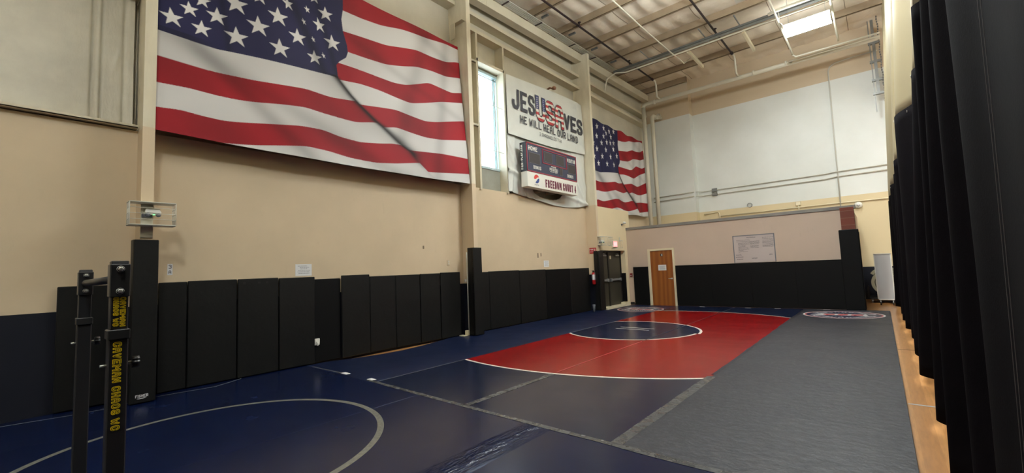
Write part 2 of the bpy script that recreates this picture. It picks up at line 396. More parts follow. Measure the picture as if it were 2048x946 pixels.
def fitw(s, fit, gap):
    u = sum(.6 if c == ' ' else .35 if c in 'I:.1' else 1.25 if c in 'MW' else 1 for c in s); g = sum(1 for c in s if c != ' ') - 1
    return (fit - g * gap) / u
def text_on(mb, s, org, U, V, w, h, gap, th, mi=0, fit=None, lift=.0):
    """org: lower-left corner, U: reading direction, V: up direction, fit: total width"""
    if fit: w = fitw(s, fit, gap)
    P, tot = text_polys(s, w, h, gap, th); k = 1
    U = Vector(U); V = Vector(V); N = U.cross(V).normalized(); org = Vector(org) + N * lift
    for i, poly in enumerate(P):
        e = N * (i % 31) * min(.00006, th * .004)
        mb.add([tuple(org + U * (a * k) + V * b + e) for a, b in poly], [tuple(range(len(poly)))], mi)
    return mb
Yd, Zd, Xd = (0, 1, 0), (0, 0, 1), (1, 0, 0)

# ================================================================ STRUCTURE
XW, XU, YB0, YB = -7.70, -7.95, 19.0, 19.4
RZ = lambda y: 9.05 + .03 * y
XR, YN = 9.0, -12.0
struct('floor', MB().box(-8.1, XR, YN, 19.6, -.1, 0), M['floor'])
# lower furred board wall
w = MB().box(XU, XW, YN, 13.25, 0, 3.68).box(XU, XW, 15.6, 19, 0, 3.60)
struct('wall_left', w, M['board'])
# upper liner (with window hole y 7.97-8.93, z 3.72..7.02)
WY0, WY1, WZ0, WZ1 = 7.9, 8.92, 4.32, 7.03
w = MB().box(-8.05, XU + .0, YN, WY0, 3.6, 9.0).box(-8.05, XU, WY1, 19.2, 3.6, 9.6).box(-8.05, XU, WY0, WY1, 3.6, WZ0).box(-8.05, XU, WY0, WY1, WZ1, 9.35).box(-8.05, XU, YN, WY1, 9.0, 9.6)
struct('wall_left', w, M['skin'])
w = MB(); N1, N2 = 520, 60                                    # sagging insulation liner of the first bay
def lin_x(y, z): return XW - .09 + .035 * math.sin(y * 3.1 + z) + .03 * math.sin(z * 2.1 + y * .7) - .05 * math.exp(-((y - .60) / .014) ** 2) + .03 * math.exp(-((y - .66) / .03) ** 2) - .035 * math.exp(-((y - .69) / .012) ** 2) - .03 * math.exp(-((y - .92) / .02) ** 2 - 0) + .02 * math.exp(-((y - .83 - .25 * (z - 4.6)) / .02) ** 2 - ((z - 4.65) / .12) ** 2)
vs = [(lin_x(-6 + 7.02 * i / N1, 3.68 + 3.8 * j / N2), -6 + 7.02 * i / N1, 3.68 + 3.8 * j / N2) for j in range(N2 + 1) for i in range(N1 + 1)]
w.add(vs, [(j * (N1 + 1) + i, j * (N1 + 1) + i + 1, (j + 1) * (N1 + 1) + i + 1, (j + 1) * (N1 + 1) + i) for j in range(N2) for i in range(N1)], 0, True)
struct('trim_1', w, M['liner'])
# back wall
struct('wall_back', MB().box(-8.05, -5.8, YB0, 19.6, 0, 9.7).box(-5.8, XR, YB, 19.6, 0, 9.75), M['back'])
struct('wall_right', MB().box(XR, XR + .15, YN, 19.6, 0, 9.7), M['back'])
struct('wall_near', MB().box(-8.05, XR, YN - .15, YN, 0, 9.6), M['skin'])
# roof with sag between purlins
nx, ny = 150, 230
xs = np.linspace(-8.05, XR, nx); ys = np.linspace(YN, 19.6, ny)
mb = MB(); vs = []
for yy in ys:
    for xx in xs:
        ph = ((yy - 7.0) / 1.5) % 1.0
        vs.append((xx, yy, RZ(yy) + .05 - .07 * math.sin(math.pi * ph) - .030 * math.sin(xx * 12.5 + math.sin(yy * 2) * .7) * math.sin(math.pi * ph)))
mb.add(vs, [(j * nx + i, j * nx + i + 1, (j + 1) * nx + i + 1, (j + 1) * nx + i) for j in range(ny - 1) for i in range(nx - 1)], 0, True)
mb.quad((-8.05, YN, 9.9), (XR, YN, 9.9), (XR, 19.6, 9.9), (-8.05, 19.6, 9.9))
struct('ceiling', mb, M['roof'])
# purlins (each its own)
k = 0
for i in range(-12, 9):
    y = 7.0 + 1.5 * i
    if y > 19.2 or y < YN + .3: continue
    x1 = -5.8 if y > 18.9 else XR
    zb = RZ(y) - .2
    m = MB().box(-7.9, x1, y, y + .012, zb, RZ(y) + .04).box(-7.9, x1, y, y + .075, zb, zb + .012).box(-7.9, x1, y + .065, y + .075, zb, zb + .03)
    tag(struct('roof_purlin', m, M['purlin']), 'tan steel roof purlin running across the hall under the insulation', 'roof beam', 'roof purlins')
if True:
    y = 18.86; zb = RZ(y) - .2
    m = MB().box(-7.9, -5.8, y, y + .1, zb, RZ(y) + .04); tag(struct('roof_purlin', m, M['purlin']), 'short tan purlin against the back wall in the far left corner', 'roof beam')
# eave beam
def sbeam(mb, x0, x1, y0, y1, za, zb_, s=.03, mi=0):
    vs = [(x, y, z0 + s * y) for z0 in (za, zb_) for y in (y0, y1) for x in (x0, x1)]
    return mb.add(vs, [(0, 2, 3, 1), (4, 5, 7, 6), (0, 1, 5, 4), (2, 6, 7, 3), (0, 4, 6, 2), (1, 3, 7, 5)], mi)
EX = -7.55
m = MB(); sbeam(m, EX, EX + .012, YN, 18.9, 8.46, 8.74); sbeam(m, EX - .22, EX, YN, 18.9, 8.46, 8.475); sbeam(m, EX - .22, EX, YN, 18.9, 8.73, 8.74)
m.box(EX + .0, EX + .02, 8.15, 8.2, 8.70, 8.98)
tag(struct('eave_beam', m, M['steel']), 'cream steel beam running along the top of the left wall', 'beam')
# girts
for (z, y0, y1, lab) in ((8.30, 7.27, 13.0, 'upper girt above the window and banner'), (7.86, 7.27, 13.0, 'lower girt above the window and banner'),
                         (8.30, 13.15, 18.9, 'upper girt in the far bay above the small flag'), (7.86, 13.15, 18.9, 'lower girt in the far bay above the small flag'),
                         (8.30, 1.2, 7.1, 'girt above the large flag'), (5.62, -5, 1.06, 'girt at top left above the stained liner')):
    m = MB().box(XU, XW + .04, y0, y1, z, z + .01).box(XW + .04, XW + .05, y0, y1, z - .01, z + .085)
    tag(struct('wall_girt', m, M['steel']), 'cream steel ' + lab, 'girt')
m = MB().box(-7.9, -7.60, -6, 1.06, 3.70, 3.71).box(-7.61, -7.60, -6, 1.06, 3.70, 3.74)
tag(struct('wall_girt', m, M['steel']), 'cream steel angle along the top of the beige board at far left', 'girt')
# columns: I-sections, front flange x=-7.30
for yc, lab in ((1.13, 'cream steel column at left, beside the large flag, caged light on it'), (7.19, 'cream steel column between the large flag and the window'), (13.08, 'cream steel column between the white banner and the small flag')):
    hw = .065
    m = MB().box(-7.31, -7.295, yc - hw, yc + hw, 0, 8.70 + .03 * yc).box(-7.95, -7.31, yc - .055, yc - .045, 0, 8.70 + .03 * yc).box(-7.95, -7.93, yc - hw, yc + hw, 0, 8.9).box(-7.95, -7.31, yc + .03, yc + .04, 0, 8.7)
    tag(struct('steel_column', m, M['col']), lab, 'column')
# beam continuation in front of bay (column-side clip)
m = MB().box(-7.72, -7.34, 7.02, 7.14, 7.75, 7.76).box(-7.75, -7.60, 7.0, 7.02, 7.35, 7.75)
tag(struct('beam_clip', m, M['steel']), 'short cream bracket joining column to wall, upper right of large flag', 'bracket')
# door vestibule block (flush with column front) with opening y 13.45-15.1, z<2.08
VX = -7.32; DY0, DY1, DZ = 13.2, 15.10, 2.08
m = MB().box(-7.72, VX, 13.15, 15.6, DZ, 3.62).box(-7.72, VX, DY1, 15.6, 0, DZ)
struct('wall_vestibule', m, [paint('vestibule_paint', lin(226, 209, 172), NAVY, 0, .06)])
# double exit door
d = empty('door_1', (-7.55, 14.15, 0)); d['kind'] = 'structure'; d['label'] = 'dark bronze double exit door with push bars'
build('door_frame', MB().box(-7.60, -7.50, 13.2, 13.25, 0, DZ).box(-7.60, -7.50, DY1 - .05, DY1, 0, DZ).box(-7.60, -7.50, 13.25, DY1 - .05, DZ - .05, DZ).box(-7.57, -7.50, 14.07, 14.13, 0, DZ - .05), M['bronzef'], d)
for (a, b) in ((13.25, 14.07), (14.13, 15.05)):
    l = build('door_leaf', MB().rbox(-7.58, -7.53, a + .005, b - .005, .10, DZ - .055, .005), M['bronze'], d)
    build('push_bar', MB().rbox(-7.53, -7.47, a + .06, b - .06, .98, 1.05, .012).box(-7.53, -7.46, a + .06, a + .14, .96, 1.07).box(-7.53, -7.46, b - .14, b - .06, .96, 1.07), M['alu'], l)
    build('door_closer', MB().rbox(-7.53, -7.48, b - .40, b - .12, 1.88, 1.94, .01).tube([(-7.49, b - .2, 1.94), (-7.40, b - .45, 1.97)], .008, 6), M['alu'], l)
build('notice', MB().box(-7.53, -7.525, 14.25, 14.36, 1.78, 1.90), M['cream'], d, )
build('leak_block_plate', MB().box(-7.72, -7.60, 13.18, 15.12, 0, 2.1), M['bronzef'], d)  # unseen plate added behind the leaves to block sky light leaking under them
build('threshold', MB().box(-7.58, -7.22, 13.32, 15.1, 0, .09).box(-7.5, -7.30, 14.9, 15.28, .09, .16), M['cream'], d)
# partition room
PY = 15.30
m = MB().box(-7.32, -.50, PY, PY + .12, 0, 2.86).box(-.62, -.50, PY + .12, 19.0, 0, 2.86).box(-7.3, -.62, PY + .12, 19.0, 2.76, 2.86)
struct('wall_partition', m, M['partition'])
struct('trim_2', MB().box(-7.34, -.42, PY - .03, PY + .2, 2.86, 2.955), M['greycap'])
struct('trim_3', MB().box(-7.14, -7.02, PY - .012, PY, .04, .09).box(-7.30, -7.14, PY - .012, PY, .04, .14), M['dk'])
# wood door
d = empty('door_2', (-6.0, PY, 0)); d['kind'] = 'structure'; d['label'] = 'brown wooden door in a cream frame with a paper notice'
build('door_frame', MB().box(-6.51, -6.42, PY - .05, PY + .0, 0, 2.08).box(-5.60, -5.53, PY - .05, PY, 0, 2.08).box(-6.42, -5.60, PY - .05, PY, 2.01, 2.08), M['cream'], d)
l = build('door_leaf', MB().box(-6.42, -5.60, PY - .02, PY + .0, .02, 2.01), M['door'], d)
build('lever_handle', MB().lathe([(0, -.03), (.028, -.03), (.028, 0)], (-5.67, PY - .02, .99), 'Y').tube([(-5.67, PY - .05, .99), (-5.67, PY - .075, .99), (-5.78, PY - .075, .99)], .011), M['alu'], l)
hb = MB().box(-6.04, -5.95, PY - .026, PY - .02, 1.80, 1.89)
build('door_sign', hb, M['inkd'], l); text_on(s := MB(), 'E', (-6.0, PY - .028, 1.81), Xd, Zd, .045, .07, 0, .012); build('lettering', s, M['paper'], l)
nb = MB().box(-6.14, -5.85, PY - .026, PY - .02, 1.29, 1.49); pn = build('paper_notice', nb, M['paper'], l)
for i in range(5):
    pass
# brick pier at partition end
m = MB().box(-.77, -.46, PY - .06, PY + .26, 2.2, 2.90)
struct('trim_4', m, M['brick'])
# window
wn = empty('window_1', (XU, 8.4, WZ0)); wn['kind'] = 'structure'; wn['label'] = 'tall narrow wire-crossed window between column and banner'
build('window_frame', MB().box(-8.0, -7.90, WY0 - .02, WY0 + .05, WZ0, WZ1).box(-8.0, -7.90, WY1 - .05, WY1 + .02, WZ0, WZ1).box(-8.0, -7.90, WY0, WY1, WZ1 - .05, WZ1 + .02).box(-8.0, -7.90, WY0, WY1, WZ0 - .02, WZ0 + .04)
      .box(-8.02, -7.97, WY1 - .14, WY1 - .09, WZ0, WZ1).box(-8.02, -7.97, WY1 - .20, WY1 - .17, WZ0, WZ1).box(-8.02, -7.97, WY0, WY1, WZ1 - .11, WZ1 - .08), plain('window_frame_paint', lin(176, 196, 198), .4), wn)
build('window_pane', MB().box(-8.03, -8.02, WY0, WY1, WZ0, WZ1), M['glass'], wn)
build('security_cable', MB().tube([(-7.74, 7.86, 6.06), (-7.74, 8.95, 6.06)], .009, 6), M['galv_lt'], wn)
build('security_cable', MB().tube([(-7.74, 7.86, 4.79), (-7.74, 8.95, 4.79)], .009, 6), M['galv_lt'], wn)
build('sill_panel', MB().box(-7.93, -7.92, WY0 - .05, WY1 + .05, 3.62, WZ0), plain('grey_sill_panel', lin(150, 150, 138), .7, vary=.25, bump=.3), wn)
# window jamb posts & header & side liner
for yy, lab in ((7.80, 'left'), (8.86, 'right')):
    m = MB().box(XU, -7.66, yy - .005, yy + .005, 3.64, 7.86).box(-7.665, -7.655, yy - .01, yy + .055, 3.64, 7.86)
    tag(struct('window_jamb_post', m, M['steel']), f'cream steel jamb post on the {lab} of the tall window', 'post')
tag(struct('window_header', MB().box(XU, -7.66, 7.8, 8.9, 7.10, 7.11).box(-7.665, -7.655, 7.8, 8.9, 7.09, 7.17), M['steel']), 'cream steel header above the tall window', 'beam')
for zz, lab in ((7.02, 'above'), (5.30, 'beside')):
    tag(struct('strut_angle', MB().box(-7.68, -7.66, 7.27, 7.8, zz, zz + .06).box(-7.75, -7.66, 7.27, 7.8, zz, zz + .01), M['steel']), f'short cream strut between column and window jamb, {"upper" if lab == "above" else "lower"} one', 'strut')
m = MB(); vs = []
for j in range(21):
    z = 3.66 + 4.2 * j / 20
    for i in range(7): vs.append((-7.78 - .05 * math.sin(i * 1.2 + z * 1.7) - .10 * (i / 6) ** 2, 7.27 + .53 * i / 6, z))
m.add(vs, [(j * 7 + i, j * 7 + i + 1, (j + 1) * 7 + i + 1, (j + 1) * 7 + i) for j in range(20) for i in range(6)], 0, True)
struct('trim_5', m, M['liner'])

# ================================================================ MATS
MATY0, MATY1, MZ = 3.345, 15.18, .04
def strip(x0, x1, y0, y1, mat, label, edge=None, group=None):
    mb = MB(); e = .012
    pl = [(x0, y0)] if edge is None else None
    if edge is None:
        mb.rbox(x0, x1, y0, y1, .001, MZ, .0015)
    else:
        P = edge + [(x1 - .003, y1), (x1 - .003, y0)]; n = len(P)
        mb.add([(a, b, .001) for a, b in P] + [(a, b, MZ) for a, b in P], [tuple(range(n)), tuple(range(2 * n - 1, n - 1, -1))] + [(i, (i + 1) % n, n + (i + 1) % n, n + i) for i in range(n)])
    return tag(build('wrestling_mat', mb, mat), label, 'mat', group)
XS = [-5.54, -3.67, -1.80, .08]
edge = [(-7.64, MATY0), (-7.64, 3.7), (-7.48, 4.1), (-7.36, 4.6), (-7.33, 5.1), (-7.39, 5.6), (-7.50, 6.1), (-7.64, 6.6), (-7.62, 13.1), (-7.2, 13.3), (-7.2, 15.18)]
strip(None, XS[0], MATY0, MATY1, M['mat_navy'], 'long plain navy mat strip against the padded left wall, round emblem at its far end', edge)
strip(XS[0], XS[1], MATY0, MATY1, M['mat_red'], 'long mat strip with red zone and left part of the navy centre circle')
strip(XS[1], XS[2], MATY0, MATY1, M['mat_red'], 'long mat strip with red zone and right part of the navy centre circle')
strip(XS[2], XS[3], MATY0, MATY1, M['mat_grey'], 'long worn grey-navy mat strip beside the wood floor and the curtain')
NX = [-7.7, -6.36, -4.49, -2.62, -.75, .08]
labs = ['foreground navy mat along the left wall, outermost', 'foreground navy mat with the left arc of the grey ring', 'foreground navy mat with the right arc of the grey ring', 'foreground glossy navy mat with wrinkled left edge', 'narrow foreground navy mat nearest the curtain']
for i in range(5): strip(NX[i], NX[i + 1], -5.0, MATY0, M['mat_near'], labs[i])
def tape(pts, wd, label, mat='tape', z=MZ + .0015, jitter=.006):
    mb = MB(); n = 0; P = [];
    for (a, b) in zip(pts[:-1], pts[1:]):
        L = math.dist(a, b); kk = max(1, int(L / .25))
        for i in range(kk): P.append((a[0] + (b[0] - a[0]) * i / kk, a[1] + (b[1] - a[1]) * i / kk))
    P.append(pts[-1]); vs = []
    for i, p in enumerate(P):
        q = P[min(i + 1, len(P) - 1)]; r = P[max(i - 1, 0)]; dx, dy = q[0] - r[0], q[1] - r[1]; L = math.hypot(dx, dy); nx, ny = -dy / L, dx / L
        j1, j2 = random.uniform(-jitter, jitter), random.uniform(-jitter, jitter)
        for s_, jj in ((-1, j1), (1, j2)): vs.append((p[0] + nx * (wd / 2 * s_ + jj), p[1] + ny * (wd / 2 * s_ + jj), z))
    n = len(vs); vs += [(a, b, c + .001) for a, b, c in vs]
    mb.add(vs, [(n + 2 * i, n + 2 * i + 1, n + 2 * i + 3, n + 2 * i + 2) for i in range(len(P) - 1)] + [(2 * i, 2 * i + 2, 2 * i + 3, 2 * i + 1) for i in range(len(P) - 1)])
    return tag(build('seam_tape', mb, M[mat]), label, 'tape')
tape([(-1.82, 3.36), (-1.80, 6.0)], .11, 'wide worn tape strip from the front seam up to the red zone at right')
tape([(-3.67, 3.36), (-3.66, 5.05)], .085, 'taped seam running from the front edge up to the middle of the red zone')
tape([(-3.665, 5.15), (-3.665, 8.05)], .018, 'thin pale seam line across the red zone below the centre circle', 'seam_red', jitter=.002)
tape([(-3.665, 8.05), (-3.665, 15.1)], .022, 'dark seam line crossing the centre circle to the far edge', 'seam_dark', jitter=.004)
tape([(-1.805, 6.1), (-1.805, 15.15)], .045, 'dark seam between the red zone and the grey-navy strip', 'seam_dark', jitter=.008)
tape([(-5.54, 8.4), (-5.54, 10.6)], .014, 'thin pale seam line at the left edge of the centre circle', 'tape_thin', jitter=.002)
tape([(-5.54, 3.40), (-5.54, 5.1)], .016, 'thin pale seam line at left of the mats, leading to the red corner', 'tape_thin', jitter=.002)
tape([(-7.45, 3.36), (-6.55, 3.40)], .014, 'thin seam line at front left, near the dark wall gap', 'tape_thin', jitter=.002)
tape([(-5.75, 3.39), (-3.7, 3.345), (-1.75, 3.335)], .06, 'tape along the front cross seam, left and middle part')
tape([(-1.75, 3.335), (.05, 3.33)], .075, 'dark tape along the front cross seam, right part')
tape([(-8, .02), (-7.55, .10), (-7.42, .5), (-7.36, .9), (-7.48, 1.25), (-7.36, 1.95), (-7.42, 2.15), (-7.62, 2.35)], .018, 'thin pale line wandering along the foot of the wall pads at left', 'tape_thin', jitter=.002) if False else None
tape([(-7.60, -.3), (-7.40, .45), (-7.36, .85), (-7.52, 1.2), (-7.40, 1.95), (-7.50, 2.15), (-7.62, 2.35)], .016, 'thin pale line along the foot of the wall pads at left', 'tape_thin', jitter=.002)
# paper tags stuck on the mat
for (x0, x1, y0, y1, nm) in ((-6.53, -6.36, 3.385, 3.46, 'small white sticker on the mat seam, left one'), (-5.80, -5.66, 3.40, 3.475, 'small white sticker on the mat seam, right one')):
    m = MB().box(x0, x1, y0, y1, MZ, MZ + .003)
    o = tag(build('floor_sticker', m, M['paper']), nm, 'sticker')
# round emblems at the far corners
def emblem(cx, cy, r, label):
    e = empty('mat_emblem', (cx, cy, MZ)); tag(e, label, 'emblem')
    def ring(r0, r1, z, n=64):
        vs = []; 
        for k in range(n):
            a = 2 * math.pi * k / n
            vs += [(cx + r0 * math.cos(a), cy + r0 * math.sin(a), z), (cx + r1 * math.cos(a), cy + r1 * math.sin(a), z)]
        return MB().add(vs, [(2 * k, 2 * k + 1, (2 * k + 3) % (2 * n), (2 * k + 2) % (2 * n)) for k in range(n)])
    build('emblem_disc', ring(.001, r, MZ + .001), M['print_n'], e)
    build('white_ring', ring(r * .955, r, MZ + .0025), M['print_w'], e)
    build('red_ring', ring(r * .915, r * .955, MZ + .0025), M['print_r'], e)
    # lettering round the rim
    mb = MB()
    for k in range(22):
        a = math.pi * (.10 + .80 * (k % 11) / 10) + (0 if k < 11 else math.pi)
        rr = r * .72; w2, h2 = r * .06, r * .10
        ux, uy = math.cos(a), math.sin(a); tx, ty = -uy, ux
        for (aa, bb, cc, dd) in ((-1, -.5, -1, 1), (.5, 1, -1, 1), (-.5, .5, (-1 if k % 3 else .4), (-.4 if k % 3 else 1))):
            mb.quad(*[(cx + ux * (rr + q * h2) + tx * p * w2, cy + uy * (rr + q * h2) + ty * p * w2, MZ + .0032) for p, q in ((aa, cc), (bb, cc), (bb, dd), (aa, dd))])
    build('rim_lettering', mb, M['print_w'], e)
    # centre mark: white starburst behind a red word bar
    mb = MB(); n = 12
    for k in range(n):
        a = 2 * math.pi * k / n; b1 = a - .10; b2 = a + .10; q = r * (.56 if k % 2 else .42)
        mb.add([(cx + math.cos(b1) * r * .12, cy + math.sin(b1) * r * .12, MZ + .0028), (cx + math.cos(a) * q * 1.1, cy + math.sin(a) * q * .9, MZ + .0028), (cx + math.cos(b2) * r * .12, cy + math.sin(b2) * r * .12, MZ + .0028)], [(0, 1, 2)])
    mb.quad((cx - r * .62, cy - r * .20, MZ + .003), (cx + r * .62, cy - r * .20, MZ + .003), (cx + r * .55, cy + r * .22, MZ + .003), (cx - r * .55, cy + r * .22, MZ + .003))
    build('centre_burst', mb, M['print_w'], e)
    mb = MB()
    for (a, b) in ((-.48, -.20), (-.12, .12), (.20, .48)):
        mb.quad((cx + r * a, cy - r * .13, MZ + .004), (cx + r * b, cy - r * .13, MZ + .004), (cx + r * (b + .02), cy + r * .15, MZ + .004), (cx + r * (a + .02), cy + r * .15, MZ + .004))
        mb.quad((cx + r * (a + .08), cy - r * .24, MZ + .004), (cx + r * (a + .14), cy - r * .24, MZ + .004), (cx + r * (a + .14), cy - r * .13, MZ + .004), (cx + r * (a + .08), cy - r * .13, MZ + .004))
    build('centre_word', mb, M['print_r'], e)
emblem(-6.24, 13.75, .75, 'round navy, white and red emblem printed on the mat in front of the exit doors')
emblem(-.855, 13.87, .84, 'round navy, white and red emblem printed on the mat at far right')
for xx in (-4.72, -3.35, -2.55, -1.35):
    tag(build('mat_label', MB().box(xx, xx + .16, 15.02, 15.06, MZ, MZ + .004), M['print_w']), 'small white label strip on the far mat edge below the black pads', 'label', 'label strips on the far mat edge')

# ================================================================ WALL PADS
def pad(y0, y1, ztop, x=-7.65, th=.045, z0=.05, mat='pad', name='wall_pad', label='', group=None, bows=.004):
    mb = MB(); n, m_ = 8, 16; xb = x - th; r = .006
    mb.rbox(xb, x, y0, y1, z0, ztop, .009)
    return mb
gp = 'black wall pads along the left wall'
spec = [(.36, .93, 1.56, 'pad', -7.64), (1.33, 1.655, 1.562, 'pad', -7.65), (1.665, 2.29, 1.57, 'pad', -7.645), (2.30, 2.89, 1.57, 'pad', -7.63), (2.91, 3.50, 1.56, 'pad', -7.64), (3.50, 3.99, 1.515, 'pad_flat', -7.675),
        (4.0, 4.57, 1.565, 'pad', -7.63), (4.585, 5.175, 1.525, 'pad', -7.65), (5.185, 5.79, 1.525, 'pad', -7.65), (5.81, 6.355, 1.53, 'pad', -7.65), (6.365, 6.96, 1.54, 'pad', -7.63),
        (7.36, 7.97, 1.51, 'pad', -7.65), (7.98, 9.19, 1.52, 'pad', -7.65), (9.21, 10.43, 1.51, 'pad', -7.65), (10.44, 11.75, 1.50, 'pad_flat', -7.645), (11.77, 12.96, 1.495, 'pad', -7.65)]
pl_lab = ['black wall pad at far left, behind the training stand', 'narrow black wall pad just right of the first column, under the 3A label', 'black wall pad, second right of the first column', 'black wall pad with three small dark patches at its top',
          'black wall pad below the left paper notice, left of the gap', 'darker flat pad set back in the gap with the outlet box', 'tall black wall pad right of the gap', 'black wall pad, second right of the gap', 'black wall pad, third right of the gap', 'black wall pad, fourth right of the gap', 'black wall pad last before the second column',
          'narrow black wall pad just right of the second column', 'wide black wall pad, second right of the second column', 'black wall pad to the left of the pad under the small paper notice', 'darkest black wall pad under the small paper notice side', 'black wall pad last before the fire extinguisher']
for (a, b, zt, mm, xx), lb in zip(spec, pl_lab):
    o = tag(build('wall_pad', pad(a, b, zt, xx, mat=mm), M[mm]), lb, 'wall pad')
    if 'three small' in lb:
        for q in (2.37, 2.58, 2.70): build('dark_patch', MB().box(-7.630, -7.627, q, q + .035, 1.485, 1.52), M['dk'], o)
for (y0, y1, zt, lb) in ((1.0, 1.255, 2.13, 'tall black pad on the front of the left column'), (7.05, 7.33, 2.10, 'tall black pad on the front of the second column'), (12.97, 13.28, 2.06, 'tall black pad on the third column beside the exit doors')):
    m = pad(y0, y1, zt, -7.25, .045); 
    m.box(-7.45, -7.30, y0, y0 + .012, .05, zt).box(-7.45, -7.30, y1 - .012, y1, .05, zt)
    o = tag(build('column_pad', m, M['pad']), lb, 'column pad')
    if 'left column' in lb:
        s = MB(); text_on(s, 'FISHER', (-7.236, 1.05, .075 + .05), Yd, Zd, .02, .034, .004, .006, lift=.001)
        s.quad((-7.236, 1.06, .113), (-7.236, 1.165, .117), (-7.236, 1.13, .107), (-7.236, 1.09, .105)); build('maker_lettering', s, M['paper'], o)
def padx(x0, x1, zt, y, z0=.04, th=.05):
    mb = MB().rbox(x0, x1, y - th, y, z0, zt, .003); return mb
for (a, b, lb) in ((-7.10, -6.53, 'black pad on the partition between the alarm box and the wooden door'), (-5.52, -4.335, 'black partition pad just right of the wooden door'), (-4.335, -3.145, 'black partition pad, second right of the wooden door'),
                   (-3.145, -1.955, 'black partition pad below the whiteboard'), (-1.955, -.80, 'black partition pad beside the brick pier')):
    tag(build('wall_pad', padx(a, b, 1.445, PY - .003), M['pad_flat']), lb, 'wall pad')
m = MB().rbox(-.84, -.40, PY - .16, PY - .06, .04, 2.27, .015).rbox(-.46, -.40, PY - .06, PY + .3, .04, 2.2, .01)
tag(build('pier_pad', m, M['pad_flat']), 'tall black pad wrapped round the brick pier at the partition end', 'pier pad')
tag(build('door_jamb_pad', MB().rbox(-7.50, -7.325, 15.05, 15.098, .18, 1.24, .01), M['pad_flat']), 'short black pad on the right reveal of the exit doors', 'wall pad')

# ================================================================ FLAGS
F = {
 'L0':[(1.25, 5.12), (1.96, 5.1), (2.05, 5.12), (2.43, 5.16), (3.35, 5.25), (3.84, 5.29), (3.89, 5.26)],
 'L1':[(1.25, 4.73), (1.87, 4.72), (2.47, 4.76), (2.85, 4.81), (3.27, 4.87), (3.72, 4.85), (4.12, 4.9), (4.3, 4.92)],
 'L2':[(1.23, 4.33), (1.59, 4.36), (1.87, 4.35), (2.2, 4.36), (2.46, 4.39), (2.84, 4.46), (3.25, 4.52), (3.52, 4.5), (3.85, 4.49), (4.2, 4.48), (4.63, 4.58)],
 'L3':[(1.23, 3.97), (1.47, 4.0), (1.71, 3.98), (1.96, 3.97), (2.16, 3.99), (2.45, 4.04), (2.75, 4.09), (3.16, 4.16), (3.55, 4.18), (3.88, 4.12), (4.28, 4.1), (4.72, 4.16), (5.01, 4.22)],
 'L4':[(1.22, 3.60), (1.42, 3.60), (1.71, 3.60), (2.02, 3.62), (2.44, 3.67), (2.82, 3.74), (3.23, 3.81), (3.63, 3.8), (4.05, 3.75), (4.58, 3.74), (5.04, 3.8), (5.65, 3.92)],
 'R1':[(4.03, 6.72), (4.43, 6.73), (4.89, 6.79), (5.4, 6.92), (5.67, 6.95), (6.09, 6.98), (6.7, 7.09)],
 'R2':[(4.01, 6.28), (4.52, 6.33), (4.99, 6.38), (5.37, 6.48), (5.77, 6.57), (6.2, 6.56), (6.66, 6.6), (7.03, 6.74)],
 'R3':[(4.09, 5.88), (4.49, 5.89), (4.95, 5.93), (5.4, 6.05), (5.74, 6.16), (6.16, 6.2), (6.62, 6.21), (7.07, 6.33)],
 'R4':[(3.88, 5.59), (4.26, 5.59), (4.7, 5.58), (5.11, 5.58), (5.43, 5.63), (5.77, 5.76), (6.06, 5.88), (6.35, 5.86), (6.74, 5.84), (7.14, 5.96)],
 'R5':[(3.91, 5.25), (4.35, 5.3), (4.79, 5.29), (5.15, 5.26), (5.53, 5.24), (5.94, 5.36), (6.39, 5.51), (7.13, 5.69)],
 'R6':[(4.35, 4.87), (4.77, 4.93), (5.13, 4.98), (5.5, 4.95), (5.9, 4.92), (6.19, 4.97), (7.11, 5.22)],
 'R7':[(4.8, 4.51), (5.1, 4.59), (5.47, 4.56), (5.87, 4.54), (6.3, 4.57), (7.14, 4.73)],
 'R8':[(5.16, 4.15), (5.47, 4.16), (5.84, 4.2), (6.27, 4.24), (7.13, 4.26)],
 'R9':[(5.71, 3.76), (5.87, 3.75), (6.37, 3.8), (7.11, 3.88)],
}
CRS = [(3.40, 5.27 + .5), (3.89, 5.26), (4.12, 5.01), (4.32, 4.84), (4.63, 4.6), (4.8, 4.51), (5.17, 4.25), (5.46, 4.12), (5.65, 3.92), (5.87, 3.75), (6.08, 3.58)]
CED = [(3.89, 5.20), (3.86, 5.53), (3.92, 5.62), (4.06, 5.75), (4.1, 5.87), (4.09, 6.01), (4.02, 6.28), (4.0, 6.52), (4.04, 6.74), (4.06, 7.2)]
S1 = [(1.38, 5.38, 1.1, .3), (1.59, 5.61, .9, .2), (1.75, 5.82, .85, 0), (1.74, 5.36, 1.0, 0), (1.94, 5.65, 1.1, 0), (2.2, 5.98, 1.35, .15), (2.2, 5.41, 1.3, .1), (2.52, 5.73, 1.35, .1), (2.84, 6.05, 1.3, .1), (2.55, 6.27, 1.0, 0), (2.85, 5.47, 1.3, .1), (3.16, 5.81, 1.2, .1), (3.01, 6.38, .95, .4), (3.45, 5.53, 1.05, .1), (3.69, 6.49, 1.1, .1), (3.56, 6.21, 1.1, .4), (3.8, 5.95, 1.2, .2), (3.35, 6.43, .55, .5), (3.49, 6.72, .8, 0), (3.28, 6.16, .5, .7), (3.44, 5.88, .45, .7), (3.62, 5.63, .45, .7), (2.0, 6.3, 1.1, .1), (1.5, 6.15, 1, .2), (1.45, 6.7, 1, .1), (2.1, 6.8, 1, .1), (2.7, 6.75, 1, .1)]
